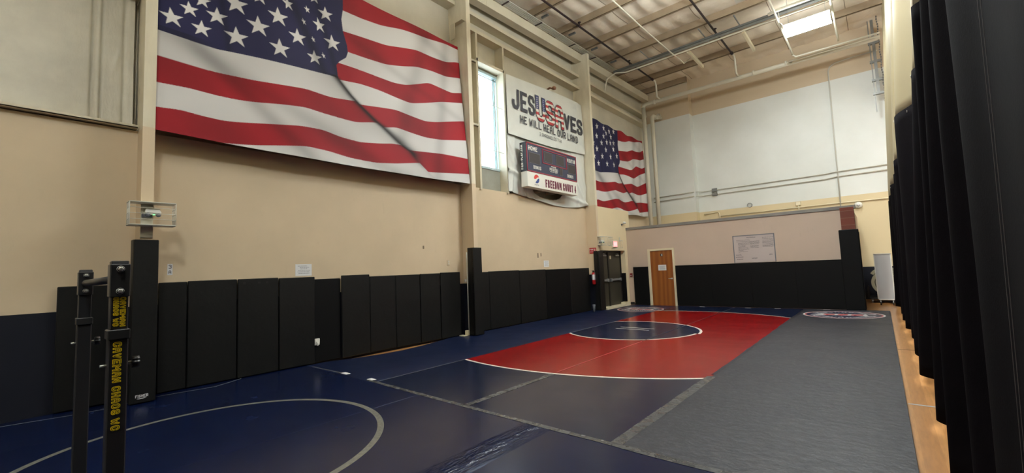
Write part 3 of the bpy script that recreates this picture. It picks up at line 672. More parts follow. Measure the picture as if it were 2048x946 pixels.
S2 = [(13.98, 6.72), (14.48, 6.76), (13.62, 6.55), (14.97, 6.75), (15.34, 6.82), (13.92, 6.34), (14.41, 6.43), (14.67, 6.61), (15.08, 6.55), (14.22, 6.14), (14.64, 6.24), (15.27, 6.34), (13.65, 6.04), (13.88, 5.85), (14.51, 5.92), (15.21, 6.08), (13.65, 5.54), (14.21, 5.62), (14.86, 5.71), (15.45, 5.85), (13.92, 5.31), (14.52, 5.38), (15.12, 5.44), (14.97, 6.28)]
def flag_colors(Y, Z, stars, rad):
    """Y,Z arrays in the big flag's own frame; returns rgb (linear)"""
    def smooth(v):
        g = np.linspace(0, 8, 1601); q = np.interp(g, [p[0] for p in v], [p[1] for p in v]); kk = np.exp(-(np.arange(-45, 46) / 20.) ** 2); kk /= kk.sum()
        return np.interp(Y, g, np.convolve(np.pad(q, 45, mode='edge'), kk, 'valid'))
    fn = {k: smooth(v) for k, v in F.items()}
    crz = np.array(CRS); order = np.argsort(crz[:, 1]); crease_y = np.interp(Z, crz[order, 1], crz[order, 0])
    ced = np.array(CED); cedge = np.interp(Z, ced[:, 1], ced[:, 0])
    canton = (Z > fn['L0']) & (Y < cedge) & (Z > 5.0)
    left = Y < crease_y
    # left stack: below canton W, R, W, R, W
    c = np.ones(Y.shape, int)  # 1 white, 2 red, 0 blue
    L = np.select([Z > fn['L1'], Z > fn['L2'], Z > fn['L3'], Z > fn['L4']], [1, 2, 1, 2], 1)
    Rr = np.select([Z > fn['R1'], Z > fn['R2'], Z > fn['R3'], Z > fn['R4'], Z > fn['R5'], Z > fn['R6'], Z > fn['R7'], Z > fn['R8'], Z > fn['R9']], [2, 1, 2, 1, 2, 1, 2, 1, 2], 1)
    c = np.where(left & (Z < 5.4), L, Rr); c = np.where(canton, 0, c)
    pal = np.array([lin(30, 30, 64)[:3], lin(202, 200, 197)[:3], lin(146, 20, 32)[:3]])
    # stars
    star = np.zeros(Y.shape, bool)
    for st in stars:
        cy, cz = st[0], st[1]; sc = st[2] if len(st) > 2 else 1; sk = st[3] if len(st) > 3 else .1
        r = rad * sc; dy, dz = (Y - cy), (Z - cz)
        dz2 = dz + dy * -.10; dy2 = dy + sk * .5 * dz; dy2 = dy2 / (1 - .55 * (sk if sk > .35 else 0) * 1.0)
        m = (np.abs(dy) < r * 1.6) & (np.abs(dz) < r * 1.6)
        ang = np.arctan2(dy2, dz2); rr = np.hypot(dy2, dz2)
        a = np.abs(((ang + math.pi / 5) % (2 * math.pi / 5)) - math.pi / 5)
        ri = r * .385; x1, y1 = r, 0; x2, y2 = ri * math.cos(math.pi / 5), ri * math.sin(math.pi / 5)
        ex, ey = x2 - x1, y2 - y1; px, py = rr * np.cos(a) - x1, rr * np.sin(a) - y1
        star |= m & ((ex * py - ey * px) > 0)
    c = np.where(canton & star, 1, c)
    rgb = pal[c]
    # printed drapery of the artwork
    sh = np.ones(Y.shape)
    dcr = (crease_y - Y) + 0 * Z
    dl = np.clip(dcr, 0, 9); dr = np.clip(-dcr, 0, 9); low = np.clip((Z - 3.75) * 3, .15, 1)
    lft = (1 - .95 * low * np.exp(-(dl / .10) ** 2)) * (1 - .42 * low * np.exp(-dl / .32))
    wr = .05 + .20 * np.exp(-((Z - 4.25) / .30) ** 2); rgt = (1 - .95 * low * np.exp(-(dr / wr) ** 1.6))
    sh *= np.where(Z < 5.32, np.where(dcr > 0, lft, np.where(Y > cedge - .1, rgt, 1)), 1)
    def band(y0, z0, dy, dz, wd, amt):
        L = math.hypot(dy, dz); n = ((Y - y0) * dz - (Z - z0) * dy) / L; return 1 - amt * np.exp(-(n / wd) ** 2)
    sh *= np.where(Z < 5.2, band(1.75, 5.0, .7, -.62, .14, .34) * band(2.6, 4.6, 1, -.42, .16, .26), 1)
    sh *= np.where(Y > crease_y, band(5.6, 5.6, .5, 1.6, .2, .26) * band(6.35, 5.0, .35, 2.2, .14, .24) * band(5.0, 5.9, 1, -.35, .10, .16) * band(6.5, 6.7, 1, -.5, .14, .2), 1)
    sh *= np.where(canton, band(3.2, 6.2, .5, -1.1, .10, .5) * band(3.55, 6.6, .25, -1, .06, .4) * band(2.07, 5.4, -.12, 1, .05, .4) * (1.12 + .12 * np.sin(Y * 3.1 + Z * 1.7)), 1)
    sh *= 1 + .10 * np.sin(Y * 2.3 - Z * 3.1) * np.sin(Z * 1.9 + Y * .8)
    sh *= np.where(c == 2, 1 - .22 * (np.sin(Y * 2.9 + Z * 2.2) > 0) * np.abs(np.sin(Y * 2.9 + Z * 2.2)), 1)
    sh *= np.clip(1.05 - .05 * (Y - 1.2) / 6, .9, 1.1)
    return np.clip(rgb * sh[..., None], 0, 1)
def flag(name, ny, nz, ymap, zmap, xf, stars, rad, label, y0, y1, z0f, z1f, to_big):
    u = np.linspace(0, 1, ny + 1); v = np.linspace(0, 1, nz + 1); U, V = np.meshgrid(u, v)
    Y = y0 + (y1 - y0) * U; Z = z0f(Y) + (z1f(Y) - z0f(Y)) * V; X = xf(Y, Z)
    me = bpy.data.meshes.new(name); off = np.array([X.mean(), (y0 + y1) / 2, Z.min()])
    co = np.stack([X, Y, Z], -1).reshape(-1, 3) - off
    idx = np.arange((ny + 1) * (nz + 1)).reshape(nz + 1, ny + 1)
    q = np.stack([idx[:-1, :-1], idx[:-1, 1:], idx[1:, 1:], idx[1:, :-1]], -1).reshape(-1, 4)
    me.vertices.add(len(co)); me.vertices.foreach_set('co', co.ravel()); me.loops.add(q.size); me.loops.foreach_set('vertex_index', q.ravel())
    me.polygons.add(len(q)); me.polygons.foreach_set('loop_start', np.arange(0, q.size, 4)); me.polygons.foreach_set('loop_total', np.full(len(q), 4))
    me.polygons.foreach_set('use_smooth', np.ones(len(q), bool)); me.update(calc_edges=True)
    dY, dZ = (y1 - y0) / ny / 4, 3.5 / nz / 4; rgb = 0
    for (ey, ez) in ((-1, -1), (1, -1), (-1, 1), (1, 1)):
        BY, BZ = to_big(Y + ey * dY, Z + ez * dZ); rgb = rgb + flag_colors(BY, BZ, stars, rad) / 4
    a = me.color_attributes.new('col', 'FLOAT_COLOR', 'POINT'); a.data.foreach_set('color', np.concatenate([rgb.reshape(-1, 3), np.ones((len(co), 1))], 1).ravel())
    me.materials.append(M['flag']); o = bpy.data.objects.new(name, me); COL.objects.link(o); o.location = off.tolist()
    return tag(o, label, 'flag')
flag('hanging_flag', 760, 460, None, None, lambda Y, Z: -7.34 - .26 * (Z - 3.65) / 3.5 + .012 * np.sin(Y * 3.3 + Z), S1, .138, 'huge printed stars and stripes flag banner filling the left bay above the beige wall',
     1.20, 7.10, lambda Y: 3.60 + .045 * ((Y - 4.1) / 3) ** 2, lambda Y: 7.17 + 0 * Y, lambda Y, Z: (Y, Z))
to2 = lambda Y, Z: (1.22 + (Y - 13.46) / 4.55 * 5.9, 3.60 + (Z - 3.55) / 3.40 * 3.57)
S2b = [tuple(float(q) for q in to2(np.array(a), np.array(b))) + (1.0, .1) for a, b in S2]
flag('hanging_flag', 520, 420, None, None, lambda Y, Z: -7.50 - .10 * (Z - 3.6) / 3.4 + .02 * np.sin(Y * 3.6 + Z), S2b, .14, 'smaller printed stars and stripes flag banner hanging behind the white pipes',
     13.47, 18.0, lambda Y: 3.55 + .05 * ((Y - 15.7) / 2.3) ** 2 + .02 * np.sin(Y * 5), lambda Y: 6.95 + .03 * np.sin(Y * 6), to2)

# ================================================================ BANNER AND SCOREBOARD
BX = -7.55
def cloth(y0, y1, z0f, z1f, xf, n=60, m=30, th=.004):
    mb = MB(); vs = []
    for j in range(m + 1):
        for i in range(n + 1):
            y = y0 + (y1 - y0) * i / n; a, b = z0f(y), z1f(y); z = a + (b - a) * j / m; vs.append((xf(y, z, i / n, j / m), y, z))
    k = n + 1
    return mb.add(vs, [(j * k + i, j * k + i + 1, (j + 1) * k + i + 1, (j + 1) * k + i) for j in range(m) for i in range(n)], 0, True)
def lerp(a, b, t): return a + (b - a) * t
bz1 = lambda y: np.interp(y, [8.87, 11, 12.95], [7.04, 7.20, 7.26]); bz0 = lambda y: np.interp(y, [8.87, 11, 12.95], [5.33, 5.34, 5.46])
bt = tag(build('slogan_banner', cloth(8.87, 13.0, bz0, bz1, lambda y, z, u, v: BX - .02 + .008 * math.sin(y * 2 + z * 3) - .06 * max(0, u - .9) * 10 * v), M['banner']), 'white banner lettered JESUSAVES, HE WILL HEAL OUR LAND, above the scoreboard', 'banner')
UX = BX + .003
# big word JESUSAVES: letters about 0.36 wide, 0.6 high; baseline rises slightly
def word(mb, s, y0, y1, zb, h, th, mi=0, x=UX, gap=.06, slope=0.0, lift=0):
    w = .3
    return text_on(mb, s, (x, y0, zb), (0, 1, slope), Zd, w, h, gap, th, mi, fit=(y1 - y0), lift=lift)
mb = MB(); word(mb, 'JES', 9.08, 10.14, 6.12, .60, .105, gap=.05); build('big_lettering', mb, M['letter_d'], bt)
mb = MB(); word(mb, 'VES', 11.72, 12.86, 6.10, .54, .105, gap=.05); build('big_lettering', mb, M['letter_d'], bt)
# USA: dark outline, striped / starred faces
mb = MB(); word(mb, 'USA', 10.17, 11.70, 6.02, .80, .185, gap=.0, lift=.002); build('usa_outline', mb, M['letter_d'], bt)
_w = (11.70 - 10.17 - .06) / 3; P, tot = text_polys('USA', _w - .02, .76, .04, .135); k = 1
def clip(poly, a, b):   # clip polygon to a <= y <= b (second coord)
    for sgn, lim in ((1, a), (-1, b)):
        out = []
        for i in range(len(poly)):
            p, q = poly[i], poly[(i + 1) % len(poly)]
            fp, fq = sgn * (p[1] - lim), sgn * (q[1] - lim)
            if fp >= 0: out.append(p)
            if fp * fq < 0:
                t_ = fp / (fp - fq); out.append((p[0] + (q[0] - p[0]) * t_, p[1] + (q[1] - p[1]) * t_))
        poly = out
        if len(poly) < 3: return []
    return poly
mb = MB(); us = .3 * 1.04
for i, poly in enumerate(P):
    cx_ = sum(p[0] for p in poly) / len(poly); isU = cx_ < .48
    bands = [(.77 * b / 9, .77 * (b + 1) / 9) for b in range(9)]
    for bi, (a, b) in enumerate(bands):
        q = clip(poly, a, b)
        if len(q) < 3: continue
        mi = 0 if (isU and bi >= 4) else (1 if bi % 2 == 0 else 2)
        mb.add([(UX + .006 + (i % 31) * .0001, 10.185 + p[0] * k, 6.04 + p[1]) for p in q], [tuple(range(len(q)))], mi)
for i in range(5):          # small stars on the U
    for j in range(6):
        yy, zz = 10.215 + i * .045 + (.185 if i > 1 else 0) + (j % 2) * .02, 6.43 + j * .062
        if .14 < (yy - 10.17) < .36: continue
        mb.add([(UX + .0085, yy + .019 * math.sin(a_) * (1 if q % 2 == 0 else .45), zz + .019 * math.cos(a_) * (1 if q % 2 == 0 else .45)) for q, a_ in enumerate([k_ * math.pi / 5 for k_ in range(10)])], [tuple(range(10))], 2)
build('usa_lettering', mb, [M['flag_b'], M['flag_r'], M['flag_w']], bt)
mb = MB(); word(mb, 'HE WILL HEAL OUR LAND', 9.42, 12.52, 5.76, .235, .034, gap=.04); build('slogan_lettering', mb, M['letter_d'], bt)
mb = MB(); word(mb, '2 CHRONICLES 7:14', 10.32, 11.50, 5.575, .105, .012, gap=.02); build('verse_lettering', mb, M['letter_d'], bt)
# lower sheet with a drooping hole under the scoreboard
def lx(y, z, u, v):
    q = 0
    for (y0_, z0_, y1_, z1_, a_) in ((9.2, 5.2, 9.0, 3.8, .05), (9.1, 4.9, 9.9, 3.7, .06), (12.0, 4.9, 12.9, 3.7, .06), (12.2, 5.3, 12.4, 3.8, .04), (11.6, 3.9, 12.9, 3.7, .06), (9.3, 4.2, 9.6, 3.7, .05), (12.6, 5.2, 12.95, 4.4, .04)):
        L = math.hypot(y1_ - y0_, z1_ - z0_); n_ = ((y - y0_) * (z1_ - z0_) - (z - z0_) * (y1_ - y0_)) / L; q += a_ * math.exp(-(n_ / .06) ** 2) * (1 - .5 * v)
    return BX - .10 + q + .02 * math.sin(y * 3.1)
lo0 = lambda y: np.interp(y, [8.87, 9.4, 10.2, 11.0, 11.8, 12.5, 13.0], [3.72, 3.66, 3.58, 3.50, 3.50, 3.56, 3.66])
mb = cloth(8.87, 13.0, lo0, lambda y: bz0(y) + .015, lx, 160, 60)
# cut the hole: remove faces inside the ellipse below the board
V_ = mb.v; keep = [i for i, f in enumerate(mb.f) if not (((sum(V_[a][1] for a in f) / 4 - 10.75) / .78) ** 2 + ((sum(V_[a][2] for a in f) / 4 - 3.92) / .27) ** 2 < 1)]
mb.f = [mb.f[i] for i in keep]; mb.mi = [0] * len(keep); mb.smooth = [True] * len(keep)
tag(build('backing_sheet', mb, M['banner']), 'creased white sheet hanging behind the scoreboard with a gap below it', 'sheet')
SX = -7.25
sb = empty('scoreboard', (-7.35, 10.5, 3.84)); tag(sb, 'navy and white basketball scoreboard reading HOME VISITOR and FREEDOM COURT 4', 'scoreboard')
SY0, SY1, SZ0, SZM, SZ1 = 9.24, 11.82, 3.84, 4.27, 5.10
build('score_cabinet', MB().box(-7.47, SX, SY0, SY1, SZM, SZ1), M['sb_navy'], sb)
build('side_panel', MB().box(-7.47, SX, SY0 - .012, SY0, SZM, SZ1), M['dk'], sb)
build('mounting_bracket', MB().box(-7.93, -7.47, 10.35, 10.41, 3.86, 3.96).box(-7.93, -7.47, 11.0, 11.06, 3.86, 3.96), M['steel'], sb)
sp = build('sponsor_panel', MB().box(-7.47, SX, SY0, SY1, SZ0, SZM - .003), M['sb_white'], sb)
fr = MB(); X1 = SX + .012
for (a, b, c, d_) in ((SY0, SY1, SZ1 - .03, SZ1), (SY0, SY1, SZM, SZM + .03), (SY0, SY0 + .025, SZM, SZ1), (SY1 - .025, SY1, SZM, SZ1)): fr.box(SX, X1, a, b, c, d_)
build('red_border', fr, M['sb_red'], sb)
fr = MB()
for (a, b, c, d_) in ((9.98, 11.26, 5.0, 5.025), (9.98, 11.26, 4.60, 4.625), (9.98, 10.005, 4.60, 5.02), (11.235, 11.26, 4.60, 5.02)): fr.box(SX, X1, a, b, c, d_)
build('clock_border', fr, M['sb_red'], sb)
for (a, b, c, d_) in ((9.34, 9.86, 4.52, 4.83), (11.32, 11.76, 4.50, 4.80), (10.06, 10.48, 4.66, 4.97), (10.68, 11.12, 4.66, 4.97), (10.84, 11.01, 4.36, 4.60)):
    p_ = build('digit_display', MB().box(SX, SX + .008, a, b, c, d_), M['sb_digit'], sb)
    e_ = MB(); 
    for (q, r_, s_, t_) in ((a, b, c, c + .008), (a, b, d_ - .008, d_), (a, a + .008, c, d_), (b - .008, b, c, d_)): e_.box(SX + .008, SX + .011, q, r_, s_, t_)
    build('display_rim', e_, M['ink'], p_)
build('colon_panel', MB().box(SX, SX + .01, 10.50, 10.66, 4.68, 4.95).box(SX + .01, SX + .013, 10.565, 10.595, 4.75, 4.78, 0).box(SX + .01, SX + .013, 10.565, 10.595, 4.86, 4.89, 0), M['dk'], sb) if False else None
mb = MB(); tx = SX + .003
text_on(mb, 'HOME', (tx, 9.33, 4.885), Yd, Zd, .09, .13, .02, .027, fit=.42); text_on(mb, 'VISITOR', (tx, 11.30, 4.855), Yd, Zd, .09, .12, .02, .022, fit=.47)
text_on(mb, 'BONUS', (tx, 9.54, 4.375), Yd, Zd, .06, .10, .014, .017, fit=.36); text_on(mb, 'BONUS', (tx, 11.28, 4.36), Yd, Zd, .06, .10, .014, .017, fit=.33)
text_on(mb, 'PERIOD', (tx, 10.33, 4.435), Yd, Zd, .06, .09, .014, .017, fit=.42); text_on(mb, 'POSS', (tx, 10.42, 4.54), Yd, Zd, .05, .05, .012, .013, fit=.24)
text_on(mb, 'PLAYER', (tx, 10.36, 4.395), Yd, Zd, .05, .03, .012, .008, fit=.36)
build('score_lettering', mb, M['sb_white'], sb)
mb = MB(); text_on(mb, 'FAIR-PLAY.COM', (-7.37, SY0 - .014, 4.33), (0, 0, 1), (-1, 0, 0), .06, .07, .012, .016, fit=.70, lift=.0); build('side_lettering', mb, M['sb_white'], sb)
mb = MB(); text_on(mb, 'FREEDOM COURT 4', (tx, 10.08, 3.90), Yd, Zd, .10, .24, .022, .05, fit=1.66); build('court_lettering', mb, M['sb_maroon'], sp)
# round sponsor emblem: red over white wave over blue
mb = MB(); cy_, cz_, r_ = 9.66, 4.09, .125
for part in (0, 1, 2):
    ps = []
    for k_ in range(41):
        t_ = -1 + 2 * k_ / 40; yy = t_ * r_; top = math.sqrt(max(0, r_ * r_ - yy * yy)); wv = .35 * r_ * math.sin(t_ * 2.2) 
        if part == 0: lo, hi = min(top, max(-top, wv + .18 * r_ - .1 * r_ * t_)), top
        elif part == 1: lo, hi = -top, min(top, max(-top, wv - .35 * r_ + .25 * r_ * t_))
        else: lo, hi = -top, top
        ps.append((yy, lo, hi))
    vs = [(tx + (.002 if part < 2 else 0), cy_ + a, cz_ + b) for a, b, c_ in ps] + [(tx + (.002 if part < 2 else 0), cy_ + a, cz_ + c_) for a, b, c_ in ps]
    mb.add(vs, [(i, i + 1, 41 + i + 1, 41 + i) for i in range(40)], part)
text_on(mb, 'PEPSI', (tx, 9.56, 3.895), Yd, Zd, .04, .04, .012, .007, 3, fit=.2)
build('sponsor_emblem', mb, [M['redor'], M['blue'], M['sb_white'], M['ink']], sp)
mb = MB(); mb.tube([(-7.9, 11.15, 7.30), (-7.66, 11.15, 7.36), (-7.56, 11.18, 7.30), (-7.50, 11.25, 7.34)], .03, 8).lathe([(0, 0), (.06, .01), (.075, .06), (.05, .10), (0, .1)], (-7.52, 11.18, 7.26))
tag(build('pipe_fitting', mb, plain('rusty_brass', lin(140, 96, 72), .5)), 'small rusty brass fitting poking out just above the white banner', 'fitting')

# ================================================================ TRAINING STAND (foreground)
ts = empty('training_stand', (-2.7, .26, MZ)); tag(ts, 'black adjustable steel training stand with crossbar, lettered CAVEMAN CHAOS WC, in the left foreground', 'training stand')
def pole(xf, yc, big):
    """xf: x of the face towards the hall; yc: centre y"""
    o = build('lower_tube', MB().rbox(xf - .060, xf - .001, yc - .028, yc + .028, .06, 1.345, .004), M['black'], ts)
    build('collar', MB().rbox(xf - .066, xf + .004, yc - .032, yc + .032, 1.345, 1.381, .003), M['black2'], o)
    u = build('upper_tube', MB().rbox(xf - .055, xf - .004, yc - .025, yc + .025, 1.38, 1.628, .003), M['black'], ts)
    cp = build('cap_bracket', MB().rbox(xf - .062, xf + .001, yc - .029, yc + .029, 1.50, 1.622, .003).rbox(xf - .056, xf - .006, yc - .025, yc + .025, 1.622, 1.634, .003), M['black2'], u)
    for z in (1.603, 1.521):
        build('bolt', MB().lathe([(.0115, 0), (.0115, .002), (.0105, .003), (.0105, .003)], (xf + .001, yc, z), 'X', 24).lathe([(.0085, .002), (.0085, .008), (.006, .0095), (0, .0095)], (xf + .001, yc, z), 'X', 6), M['bolt'], u)
    return o, u
o, u = pole(-2.144, .261, 1)
o1, u1 = pole(-3.20, .254, 0)
mb = MB(); text_on(mb, 'CAVEMAN', (-2.1475, .2625, 1.499), (0, 0, -1), (0, 1, 0), .014, .0165, .0015, .0047, fit=.108, lift=.0002); text_on(mb, 'CHAOS WC', (-2.1475, .2435, 1.499), (0, 0, -1), (0, 1, 0), .014, .0165, .0015, .0047, fit=.106, lift=.0002)
build('upper_lettering', mb, M['yellow'], u)
mb = MB(); text_on(mb, 'CAVEMAN', (-2.1475, .2625, 1.499), (0, 0, -1), (0, 1, 0), .014, .0165, .0015, .0052, fit=.108, lift=.0012); 
def inner(s, org, fit, h, th, thin, gap, w, lift):
    w = fitw(s, fit, gap); k = 1; m = MB()
    # thinner strokes on the same centre lines
    x = 0; q = []
    for ch in s:
        if ch == ' ': x += w * .6; continue
        ww = w * (.35 if ch in 'I:.1' else 1.25 if ch in 'MW' else 1)
        for pl in G[ch]:
            pts = [(x + th / 2 + px * (ww - th), th / 2 + py * (h - th)) for px, py in pl]
            for a, b in zip(pts[:-1], pts[1:]):
                dx, dy = b[0] - a[0], b[1] - a[1]; L = math.hypot(dx, dy) or 1; dx /= L; dy /= L; e = thin / 2
                q.append([(a[0] - dx * e - dy * e, a[1] - dy * e + dx * e), (a[0] - dx * e + dy * e, a[1] - dy * e - dx * e), (b[0] + dx * e + dy * e, b[1] + dy * e - dx * e), (b[0] + dx * e - dy * e, b[1] + dy * e + dx * e)])
        x += ww + gap
    for poly in q: m.add([(org[0] + lift, org[1] + b, org[2] - a * k) for a, b in poly], [(0, 1, 2, 3)])
    return m
build('upper_lettering_core', inner('CAVEMAN', (-2.1475, .2625, 1.499), .108, .0165, .0047, .0011, .0015, .014, .0016), M['black'], u)
build('upper_lettering_core', inner('CHAOS WC', (-2.1475, .2435, 1.499), .106, .0165, .0047, .0011, .0015, .014, .0016), M['black'], u)
mb = MB(); text_on(mb, 'CAVEMAN CHAOS WC', (-2.1445, .2455, 1.336), (0, 0, -1), (0, 1, 0), .02, .025, .003, .0066, fit=.315, lift=.0002)
build('lower_lettering', mb, M['yellow'], o)
build('lower_lettering_core', inner('CAVEMAN CHAOS WC', (-2.1445, .2455, 1.336), .315, .025, .0066, .0016, .003, .02, .0016), M['black'], o)
build('crossbar', MB().tube([(-3.196, .254, 1.563), (-2.208, .261, 1.566)], .0165, 18), M['black'], ts)
for (xf, yc) in ((-2.144, .261), (-3.20, .254)):
    kn = build('adjusting_knob', MB().tube([(xf - .03, yc + .028, 1.252), (xf - .03, yc + .045, 1.252)], .006, 8), M['bolt'], ts)
    s = MB(); n = 40; pr = []
    vs = []
    for h_ in (yc + .042, yc + .064):
        for k_ in range(n):
            a_ = 2 * math.pi * k_ / n; r_ = .0185 + .0025 * math.cos(8 * a_); vs.append((xf - .03 + r_ * math.cos(a_), h_, 1.252 + r_ * math.sin(a_)))
    s.add(vs, [(k_, (k_ + 1) % n, n + (k_ + 1) % n, n + k_) for k_ in range(n)], 0, True); s.add(vs[:n], [tuple(range(n))]); s.add(vs[n:], [tuple(range(n))])
    build('knob_grip', s, M['plastic'], kn)
    build('threaded_end', MB().tube([(xf - .03, yc - .028, 1.252), (xf - .03, yc - .046, 1.252)], .0045, 8), M['bolt'], ts)
for (xf, yc) in ((-2.144, .261), (-3.20, .254)):
    build('foot_tube', MB().rbox(xf - .065, xf + .001, yc - .45, yc + .45, MZ + .002, MZ + .06, .005), M['black'], ts)
build('base_tube', MB().rbox(-3.20, -2.20, .235, .285, MZ + .004, MZ + .055, .004), M['black'], ts)

# ================================================================ SMALL WALL OBJECTS, LEFT WALL
def sheet(y0, y1, z0, z1, lines, label, name='paper_notice', x=XW, mat='paper', ink='ink'):
    mb = MB().box(x, x + .004, y0, y1, z0, z1)
    o = tag(build(name, mb, M[mat]), label, 'notice')
    if lines:
        t_ = MB(); rnd = random.Random(len(label))
        for i in range(lines):
            z = z1 - (z1 - z0) * (.18 + .62 * i / max(1, lines - 1)); a = y0 + (y1 - y0) * rnd.uniform(.1, .3); b = y1 - (y1 - y0) * rnd.uniform(.08, .3)
            q = a
            while q < b:
                e_ = min(b, q + (y1 - y0) * rnd.uniform(.04, .12)); t_.box(x + .004, x + .005, q, e_, z, z + (z1 - z0) * .035); q = e_ + (y1 - y0) * .02
        build('print_lines', t_, M[ink], o)
    return o
sheet(3.19, 3.47, 1.585, 1.79, 6, 'laminated white paper notice taped above the pads, left one')
sheet(10.42, 10.68, 1.58, 1.775, 5, 'white paper notice taped to the beige wall past the second column')
o = tag(build('paper_label', MB().box(XW, XW + .003, 1.43, 1.49, 1.665, 1.825), M['paper']), 'narrow white label marked 3 A beside the left column', 'label')
t_ = MB(); text_on(t_, '3', (XW + .004, 1.443, 1.755), Yd, Zd, .034, .055, 0, .008); text_on(t_, 'A', (XW + .004, 1.445, 1.685), Yd, Zd, .03, .045, 0, .007); build('lettering', t_, M['inkd'], o)
o = tag(build('paper_label', MB().box(XW, XW + .003, .82, .88, 1.66, 1.82), M['paper']), 'narrow white label half hidden behind the training stand', 'label')
t_ = MB(); text_on(t_, 'A', (XW + .004, .835, 1.68), Yd, Zd, .03, .045, 0, .007); build('lettering', t_, M['inkd'], o)
# marks on beige wall
for (y, z, a, b, lb) in ((5.95, 2.12, .02, .035, 'small metal hook on the beige wall between the columns'), (10.15, 1.93, .025, .07, 'dark gouge in the beige wall above the small paper notice'), (10.30, 1.95, .02, .05, 'small dark chip in the beige wall right of the gouge')):
    tag(build('wall_chip', MB().rbox(XW - .002, XW + .006, y - a, y + a, z - b, z + b, .005), plain('chip', lin(120, 104, 86), .7)), lb, 'wall mark')
o = tag(build('light_switch', MB().rbox(XW, XW + .012, 6.62, 6.70, 1.70, 1.83, .004), BE2 if False else plain('switch_plate', lin(206, 188, 158), .5)), 'beige double switch plate on the wall left of the second column', 'switch')
build('toggle', MB().box(XW + .012, XW + .02, 6.65, 6.67, 1.78, 1.80), M['paper'], o); build('toggle', MB().box(XW + .012, XW + .02, 6.65, 6.67, 1.73, 1.75), M['paper'], o)
o = tag(build('outlet_box', MB().rbox(-7.672, -7.63, 3.49, 3.58, .36, .47, .006), M['white']), 'small white outlet box low in the gap between the pads', 'outlet')
build('plug', MB().rbox(-7.63, -7.60, 3.515, 3.55, .35, .42, .008), M['white'], o)
# conduit & junction at the second column foot
o = tag(build('conduit_pipe', MB().tube([(-7.50, 7.07, .10), (-7.50, 7.07, 2.0)], .014, 8).rbox(-7.52, -7.48, 6.98, 7.03, 1.30, 1.36, .004), M['galv_pt']), 'thin vertical conduit on the side of the second column', 'conduit')
tag(build('junction_box', MB().rbox(-7.56, -7.47, 6.99, 7.06, .045, .16, .005).rbox(-7.62, -7.45, 6.86, 6.97, .042, .06, .003), M['cream']), 'small cream junction box on the floor at the foot of the second column', 'junction box')
tag(build('paper_cup', MB().lathe([(0, 0), (.035, 0), (.045, .20), (.05, .22), (.05, .235), (.04, .235), (0, .21)], (-7.30, 12.55, MZ)), plain('grey_cup', lin(130, 134, 140), .5)), 'small grey cup on the mat at the foot of the third column', 'cup')
# fire sign and extinguisher
o = tag(build('fire_sign', MB().box(-7.62, -7.36, 13.005, 13.012, 1.98, 2.175), M['red']), 'small red FIRE sign on the side of the third column', 'sign')
t_ = MB(); text_on(t_, 'FIRE', (-7.605, 13.0035, 2.09), Xd, Zd, .035, .05, .008, .011, fit=.15); t_.box(-7.42, -7.395, 13.002, 13.005, 2.03, 2.14); t_.box(-7.60, -7.46, 13.002, 13.005, 2.03, 2.045); build('lettering', t_, M['paper'], o)
e = empty('fire_extinguisher', (-7.46, 12.92, .9)); tag(e, 'red fire extinguisher with white label hanging beside the third column', 'fire extinguisher')
build('cylinder', MB().lathe([(0, .92), (.05, .925), (.062, .95), (.062, 1.27), (.05, 1.31), (.02, 1.34), (0, 1.34)], (-7.46, 12.92, 0)), M['red'], e)
build('label_band', MB().lathe([(.0635, 1.08), (.0635, 1.26)], (-7.46, 12.92, 0)), M['paper'], e)
build('valve_handle', MB().box(-7.475, -7.445, 12.84, 12.93, 1.34, 1.37).box(-7.475, -7.445, 12.82, 12.92, 1.385, 1.40).box(-7.47, -7.45, 12.91, 12.93, 1.33, 1.40), M['dk'], e)
build('hose', MB().tube([(-7.43, 12.90, 1.36), (-7.38, 12.88, 1.33), (-7.38, 12.87, 1.15), (-7.39, 12.87, 1.02)], .010, 8), M['dk'], e)
# emergency lights in wire cages
def cage(y0, y1, z0, z1, x0, x1, label, ly, nb=4):
    c = empty('wire_cage', (x0, (y0 + y1) / 2, z0)); tag(c, label, 'wire guard')
    r = .0055
    for z in (z0, z1):
        build('rail', MB().box(x0, x1, y0, y1, z - .006, z - .002).tube([(x0, y0, z), (x1, y0, z), (x1, y1, z), (x0, y1, z), (x0, y0, z)], r * 1.4, 6) if nb == 4 else MB().tube([(x0, y0, z), (x1, y0, z), (x1, y1, z), (x0, y1, z)], r * 1.6, 6).box(x0, x1, y0, y0 + .25, z - .006, z), M['galv_lt'], c)
    w_ = MB()
    for i in range(1, nb):
        z = z0 + (z1 - z0) * i / nb; w_.tube([(x0, y0, z), (x1, y0, z), (x1, y1, z), (x0, y1, z)], r * .6, 5)
    nv = 5 if nb > 4 else 2
    for i in range(nv):
        y = y0 + (y1 - y0) * (i / (nv - 1)); 
        if nb > 4 or True: w_.tube([(x1, y, z0), (x1, y, z1)], r * .8, 5)
    for i in range(4):
        x = x0 + (x1 - x0) * i / 3; w_.tube([(x, y0, z0), (x, y0, z1)], r * .7, 5); w_.tube([(x, y1, z0), (x, y1, z1)], r * .7, 5)
    build('wire_grid', w_, M['galv_lt'], c)
    return c
cage(.93, 1.40, 2.31, 2.605, -7.29, -7.10, 'wire cage over the emergency light on the left column', 1.15)
build_o = tag(build('backing_board', MB().box(-7.294, -7.275, 1.065, 1.19, 2.16, 2.585), M['pipe']), 'whitish backing board under the caged light on the left column', 'board')
